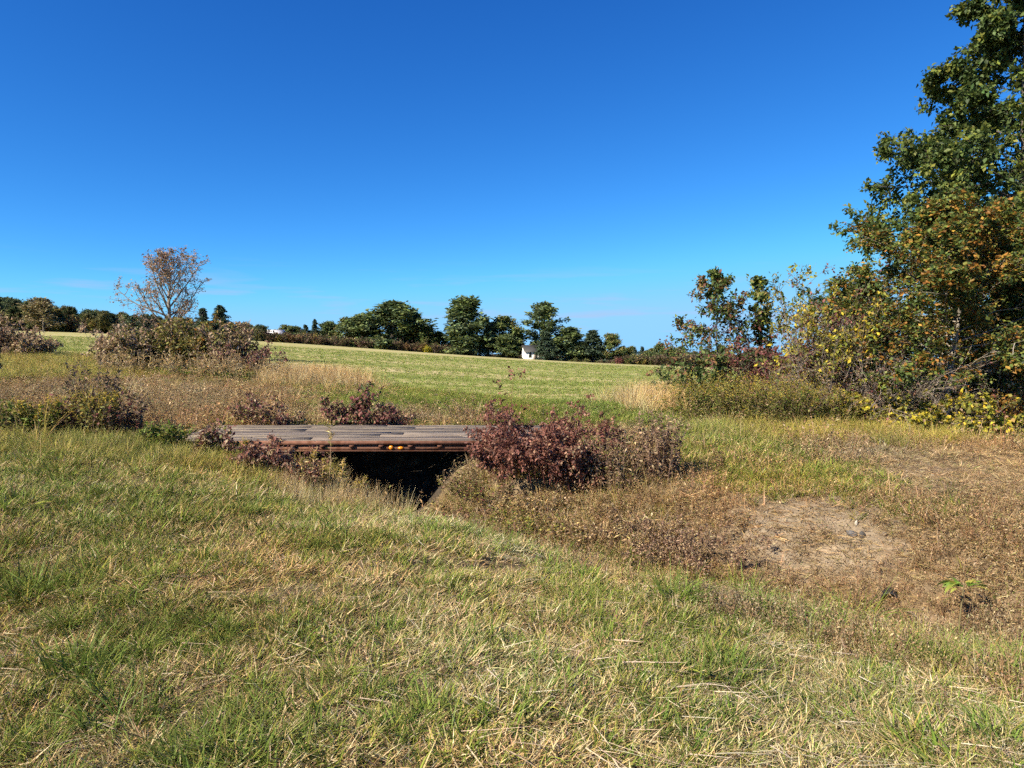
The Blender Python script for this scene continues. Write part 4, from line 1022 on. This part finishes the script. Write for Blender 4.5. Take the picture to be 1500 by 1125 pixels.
# ------------------------------------------------------------------ far side of the field
rs = np.random.default_rng(123)
FD = [((.11, .15, .075), 3), ((.14, .18, .082), 3), ((.17, .21, .085), 2), ((.08, .112, .068), 2)]
FL = [((.12, .155, .048), 2), ((.15, .18, .055), 2), ((.09, .125, .042), 2)]
FC = [((.06, .09, .058), 3), ((.078, .112, .066), 2), ((.052, .075, .05), 2)]
FO = [((.20, .18, .065), 2), ((.26, .21, .09), 2), ((.14, .135, .055), 2)]
FP = [((.12, .075, .062), 3), ((.09, .062, .05), 2), ((.15, .115, .065), 2), ((.09, .10, .04), 3)]
round_fn = lambda t: 3.6 * math.sin(min(1.0, (1.12 - t) * 1.25) * 1.57) + .5
def far_geo(kind, rs):
    if kind == 'round': return tree_geo(rs, 10, .28, 22, .16, round_fn, lambda t: .15 + .9 * t, 10, 0, 38, .46, FD, BARK, clump=(FL, .35), jit=.35, twig_r=.03, wob=.14, S=6)
    if kind == 'pale': return tree_geo(rs, 10, .28, 22, .14, round_fn, lambda t: .15 + .9 * t, 10, 0, 38, .44, FL, BARK, clump=(FO, .3), jit=.35, twig_r=.03, wob=.14, S=6)
    if kind == 'tall': return tree_geo(rs, 10, .25, 26, .06, lambda t: 2.7 * (1.06 - t) ** .55 + .25, lambda t: .2 + .8 * t, 10, 0, 40, .42, FD, BARK, clump=(FL, .35), jit=.30, twig_r=.03, wob=.14, S=6)
    if kind == 'open': return tree_geo(rs, 10, .2, 17, .30, lambda t: 2.6 * math.sin(min(1, (1.15 - t) * 1.4) * 1.5) + .4, lambda t: .2 + .7 * t, 8, 0, 32, .38, FD, BARK, clump=(FL, .25), jit=.22, twig_r=.03, wob=.16, S=6)
    if kind == 'fir': return tree_geo(rs, 10, .2, 44, .04, lambda t: 2.6 * (1.0 - t) + .25, lambda t: -.1 + .4 * t, 8, 0, 16, .46, FC, BARK, aspect=.4, jit=.16, droop=.4, twig_r=.02, S=6, flat2=.3)
    if kind == 'tan': return tree_geo(rs, 10, .25, 22, .12, round_fn, lambda t: .25 + .9 * t, 10, 0, 26, .42, [((.30, .25, .14), 2), ((.24, .19, .11), 2), ((.19, .18, .08), 1)], BARK, jit=.3, twig_r=.03, S=6)
    if kind == 'yellow': return tree_geo(rs, 10, .25, 20, .12, round_fn, lambda t: .15 + .9 * t, 9, 0, 16, .6, GOLD + FO, BARK, jit=.35, twig_r=.03, S=6)
FAR = {}
for k in ('round', 'pale', 'tall', 'open', 'fir', 'yellow', 'tan'):
    FAR[k] = []
    for v in range(2 if k in ('round', 'fir', 'tall', 'pale') else 1):
        gg = far_geo(k, rs)
        tm = mk_mesh('trunk', *gg[0], M_BARK, True); cm = mk_mesh('crown', *gg[1], M_FARLEAF)
        co = np.concatenate([gg[1][0]]); wid = np.percentile(co[:, 0], 98) - np.percentile(co[:, 0], 2)
        FAR[k].append((tm, cm, np.percentile(co[:, 2], 99.7), wid))
def far_tree(px, top, wpx, Y, kind, label, name='far_tree', v=None, group='trees beyond the field'):
    tm, cm, hh, ww = FAR[kind][(int(px) if v is None else v) % len(FAR[kind])]
    X = (px - 750) / F * Y; zb = H1(X, Y)
    zt = EYE - (top - 520) / F * Y
    s = (wpx / F * Y) / ww
    t = thing(name, label, 'tree', (X, Y, zb), rs.uniform(0, 6.28), (s, s, (zt - zb) / hh), group)
    obj('trunk', tm, t); obj('crown', cm, t)
far_list = [
    (575, 443, 92, 214, 'round', 'largest broad round tree beyond the field'), (532, 461, 56, 216, 'round', 'rounded tree joined to the left side of the largest one'),
    (606, 458, 40, 218, 'tall', 'dark tree at the right shoulder of the largest round tree'), (507, 466, 34, 220, 'pale', 'pale tree left of the broad round trees'),
    (482, 471, 30, 222, 'round', 'small dark round tree left of the pale one'), (462, 468, 13, 218, 'fir', 'slim pointed conifer left of the round trees'), (449, 476, 16, 220, 'fir', 'dark conifer right of the barn'),
    (432, 478, 26, 224, 'round', 'low dark tree just right of the barn roof'), (418, 476, 22, 235, 'pale', 'tree behind the barn roof'), (382, 476, 24, 226, 'round', 'dark tree left of the barn, above the brush mound'),
    (626, 479, 34, 210, 'pale', 'small bright green tree between the broad tree and the tallest one'), (645, 486, 24, 214, 'round', 'low dark tree at the left foot of the tallest tree'), (681, 437, 62, 208, 'tall', 'tallest dense dark green tree beyond the middle of the field'),
    (716, 474, 30, 209, 'fir', 'dark conifer right of the tallest tree'), (738, 464, 46, 212, 'pale', 'rounded open crowned tree behind the dark conifer'), (742, 490, 40, 206, 'round', 'low leafy tree in front of the open crowned one'),
    (795, 444, 56, 211, 'open', 'tall airy tree standing above the white house'), (757, 484, 28, 212, 'tall', 'dark tree at the left of the white house'), (800, 486, 30, 199, 'fir', 'dark conifer at the right of the white house'),
    (818, 490, 22, 209, 'fir', 'small dark conifer left of the bushy evergreen'), (837, 480, 46, 206, 'tall', 'bushy dark evergreen right of the white house'), (868, 484, 36, 205, 'fir', 'broad pointed conifer right of the bushy evergreen'),
    (893, 489, 34, 206, 'pale', 'round topped tree at the right end of the evergreens'), (912, 507, 22, 207, 'yellow', 'small golden yellow tree right of the round topped one'), (929, 509, 11, 215, 'fir', 'tiny conifer right of the golden tree'),
    (941, 508, 13, 215, 'fir', 'second tiny conifer right of the golden tree'), (967, 503, 24, 208, 'round', 'lone small round tree near the right end of the field'), (988, 510, 20, 204, 'pale', 'low tree half hidden by the oak sapling'),
    (298, 452, 24, 175, 'fir', 'pointed conifer just right of the lone bare tree'), (324, 448, 30, 178, 'fir', 'second conifer right of the lone bare tree'), (213, 462, 26, 175, 'fir', 'conifer behind the left side of the lone bare tree'),
    (66, 437, 50, 180, 'tan', 'tan feathery tree above the woods at the left')]
for q in far_list:
    far_tree(*q)
# the wood on the left hillside and the brushy fence line
def mass_proto(coll, name, geo):
    V, Fc, C = geo
    proto(coll, name, mk_mesh(name, V, Fc, C, M_FARMASS))
for k in ('round', 'pale', 'tall'):
    gg = far_geo(k, rs); mass_proto('wood_kinds', 'wood', gg[1])
n = 300
px = rs.uniform(-330, 385, n); Y = rs.uniform(182, 250, n)
X = (px - 750) / F * Y; Z = height(X, Y)
topy = np.interp(px, [-330, 0, 40, 110, 170, 230, 300, 380], [430, 441, 445, 455, 461, 465, 471, 478]) + rs.uniform(-2, 9, n)
hh = np.clip(EYE - (topy - 520) / F * Y - Z, 3, 20)
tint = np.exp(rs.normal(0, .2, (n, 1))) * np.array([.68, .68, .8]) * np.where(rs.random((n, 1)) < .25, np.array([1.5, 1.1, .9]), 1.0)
scatter('woods', 'dark mixed woods on the low hill at the left', 'wood_kinds', np.stack([X, Y, Z - .3], 1), np.stack([0 * X, 0 * X, rs.uniform(0, 6.28, n)], 1), np.stack([hh / 11 * 1.25, hh / 11 * 1.25, hh / 10.2], 1), rs.integers(0, 3, n), tint)
n = 46
px = np.concatenate([rs.uniform(405, 660, 26), rs.uniform(690, 900, 20)]); Y = rs.uniform(224, 262, n)
X = (px - 750) / F * Y; Z = height(X, Y)
topy = np.interp(px, [405, 500, 600, 660, 700, 800, 900], [486, 484, 484, 490, 494, 498, 510]) + rs.uniform(-2, 9, n)
hh = np.clip(EYE - (topy - 520) / F * Y - Z, 3, 12)
scatter('distant_trees', 'low continuous tree tops behind the separate trees', 'wood_kinds', np.stack([X, Y, Z - .3], 1), np.stack([0 * X, 0 * X, rs.uniform(0, 6.28, n)], 1), np.stack([hh / 9, hh / 9, hh / 10.2], 1), rs.integers(0, 3, n), np.exp(rs.normal(0, .15, (n, 1))) * np.array([[.95, .95, 1.05]]))
n = 120
px = rs.uniform(870, 2000, n); Y = rs.uniform(255, 330, n)
X = (px - 750) / F * Y; Z = height(X, Y)
hh = np.clip(EYE - (rs.uniform(508, 521, n) - 520) / F * Y - Z, 3, 16)
scatter('horizon_trees', 'thin line of trees on the horizon at the right', 'wood_kinds', np.stack([X, Y, Z - .3], 1), np.stack([0 * X, 0 * X, rs.uniform(0, 6.28, n)], 1), np.stack([hh / 7, hh / 7, hh / 10.2], 1), rs.integers(0, 3, n), np.exp(rs.normal(0, .15, (n, 1))) * np.array([[1, .95, 1.05]]))
for i in range(4):
    gg = shrub_geo(rs, 2.0, 1.6, 20, 8, 0, 10, .30, FP if i < 3 else FO + FL, BARK, spread=.8, jit=.2, rad=.03)
    mass_proto('brush_kinds', 'brush', gg[1])
n = 700
px = rs.uniform(-330, 1500, n); u_ = (px - 750) / F
Y = far_edge(u_) + rs.uniform(-1.0, 5.5, n)
X = u_ * Y; Z = height(X, Y)
s = rs.uniform(.8, 1.5, n) * np.interp(px, [-300, 300, 600, 700, 900, 1000], [1.5, 1.0, .9, .8, .8, 1.1]); s = np.where((px > 690) & (px < 900), s * .5, s)
tint = np.exp(rs.normal(0, .2, (n, 1))) * np.array([[1, 1, 1]]) * np.where(rs.random((n, 1)) < .12, np.array([1.5, 1.2, 1.0]), 1)
idx_ = np.where(rs.random(n) < .75, rs.integers(0, 3, n), 3)
scatter('hedgerow_brush', 'purplish brown brush growing along the far fence line', 'brush_kinds', np.stack([X, Y, Z - .1], 1), np.stack([0 * X, 0 * X, rs.uniform(0, 6.28, n)], 1), np.stack([s * 1.2, s * 1.2, s], 1), idx_, tint)
for px, top, wd, tnt, lab in ((66, 474, 34, FP[:1] + PURP, 'purple leaved bush in front of the left woods'), (88, 467, 26, FL, 'bright green bush in front of the left woods'), (627, 507, 12, GOLD, 'small bright yellow bush by the fence line'), (908, 524, 14, PURP, 'pinkish purple bush below the golden tree')):
    Y = float(far_edge((px - 750) / F)) - 1.5
    p = at(px, Y); hh = EYE - (top - 520) / F * Y - p[2]
    gg = shrub_geo(rs, max(hh, 1.2) * .85, wd / F * Y / 2, 22, 8, 0, 12, .32, tnt, BARK, spread=.8, jit=.2, rad=.03)
    shrub('far_bush', lab, p, gg, lmat=M_FARLEAF)

# buildings
def facade(root, W, D, Hh, wcol, rcol, rise, wins, door=None, axis='x'):
    """box house with gable roof, ridge along x, front towards -y"""
    g = Geo()
    g.box((0, 0, Hh / 2 - .3), (W, D, Hh + .6), wcol)
    V = np.array([[-W / 2, -D / 2, Hh], [-W / 2, D / 2, Hh], [-W / 2, 0, Hh + rise * .97], [W / 2, -D / 2, Hh], [W / 2, D / 2, Hh], [W / 2, 0, Hh + rise * .97]])
    g.add(V, np.array([[0, 1, 2], [3, 5, 4]]), wcol)
    obj('wall', g.mesh('wall', M_PAINT), root)
    g = Geo(); o_ = .35; th = .14
    sl = rise / (D / 2)
    for sgn in (-1, 1):
        y_o, z_o = sgn * (D / 2 + o_), Hh - sl * o_
        V = np.array([[-W / 2 - o_, y_o, z_o], [W / 2 + o_, y_o, z_o], [W / 2 + o_, 0, Hh + rise], [-W / 2 - o_, 0, Hh + rise]])
        V = np.concatenate([V + [0, 0, .02], V + [0, 0, .02 + th]])
        g.add(V, np.array([[0, 3, 2, 1], [4, 5, 6, 7], [0, 1, 5, 4], [1, 2, 6, 5], [2, 3, 7, 6], [3, 0, 4, 7]]), rcol)
    obj('roof', g.mesh('roof', M_PAINT), root)
    for (wx, wz, ww, wh) in wins:
        w = obj('window', Geo().box((0, 0, 0), (ww + .2, .08, wh + .2), (.7, .7, .68)).mesh('window', M_PAINT), root, (wx, -D / 2 - .03, wz))
        obj('pane', Geo().box((0, -.05, 0), (ww, .04, wh), (.05, .06, .07)).mesh('pane', M_GLASS), w)
    if door:
        obj('door', Geo().box((0, 0, 0), (door[1], .1, door[2]), door[3]).mesh('door', M_PAINT), root, (door[0], -D / 2 - .04, door[2] / 2))
p = at(780, 203.5)
hs = thing('house', 'white farmhouse half hidden by dark trees beyond the field', 'house', p, .25)
facade(hs, 5.6, 5.0, 2.5, (.80, .78, .77), (.05, .05, .05), 1.7, [(-1.5, 1.5, .7, 1.1), (1.5, 1.5, .7, 1.1)], (0, .9, 2.0, (.25, .2, .18)))
p = at(405, 207)
bn = thing('barn', 'red barn with white metal roof beyond the left part of the field', 'barn', p, -.1)
zroof = EYE - (484 - 520) / F * 207 - p[2]
facade(bn, 4.4, 4.2, zroof - 1.9, (.20, .05, .045), (.78, .76, .76), 1.9, [], (0.6, 1.6, 2.4, (.16, .04, .035)))
p = at(827, 204)
sd = thing('garden_shelter', 'small white open shelter under the evergreens right of the house', 'shelter', p, .1)
obj('roof', Geo().box((0, 0, 1.75), (2.1, 1.4, .22), (.75, .74, .74)).mesh('roof', M_PAINT), sd)
for qx in (-.85, 0, .85):
    for qy in (-.5, .5):
        obj('post', Geo().box((qx, qy, .75), (.14, .14, 1.78), (.7, .68, .66)).mesh('post', M_PAINT), sd)
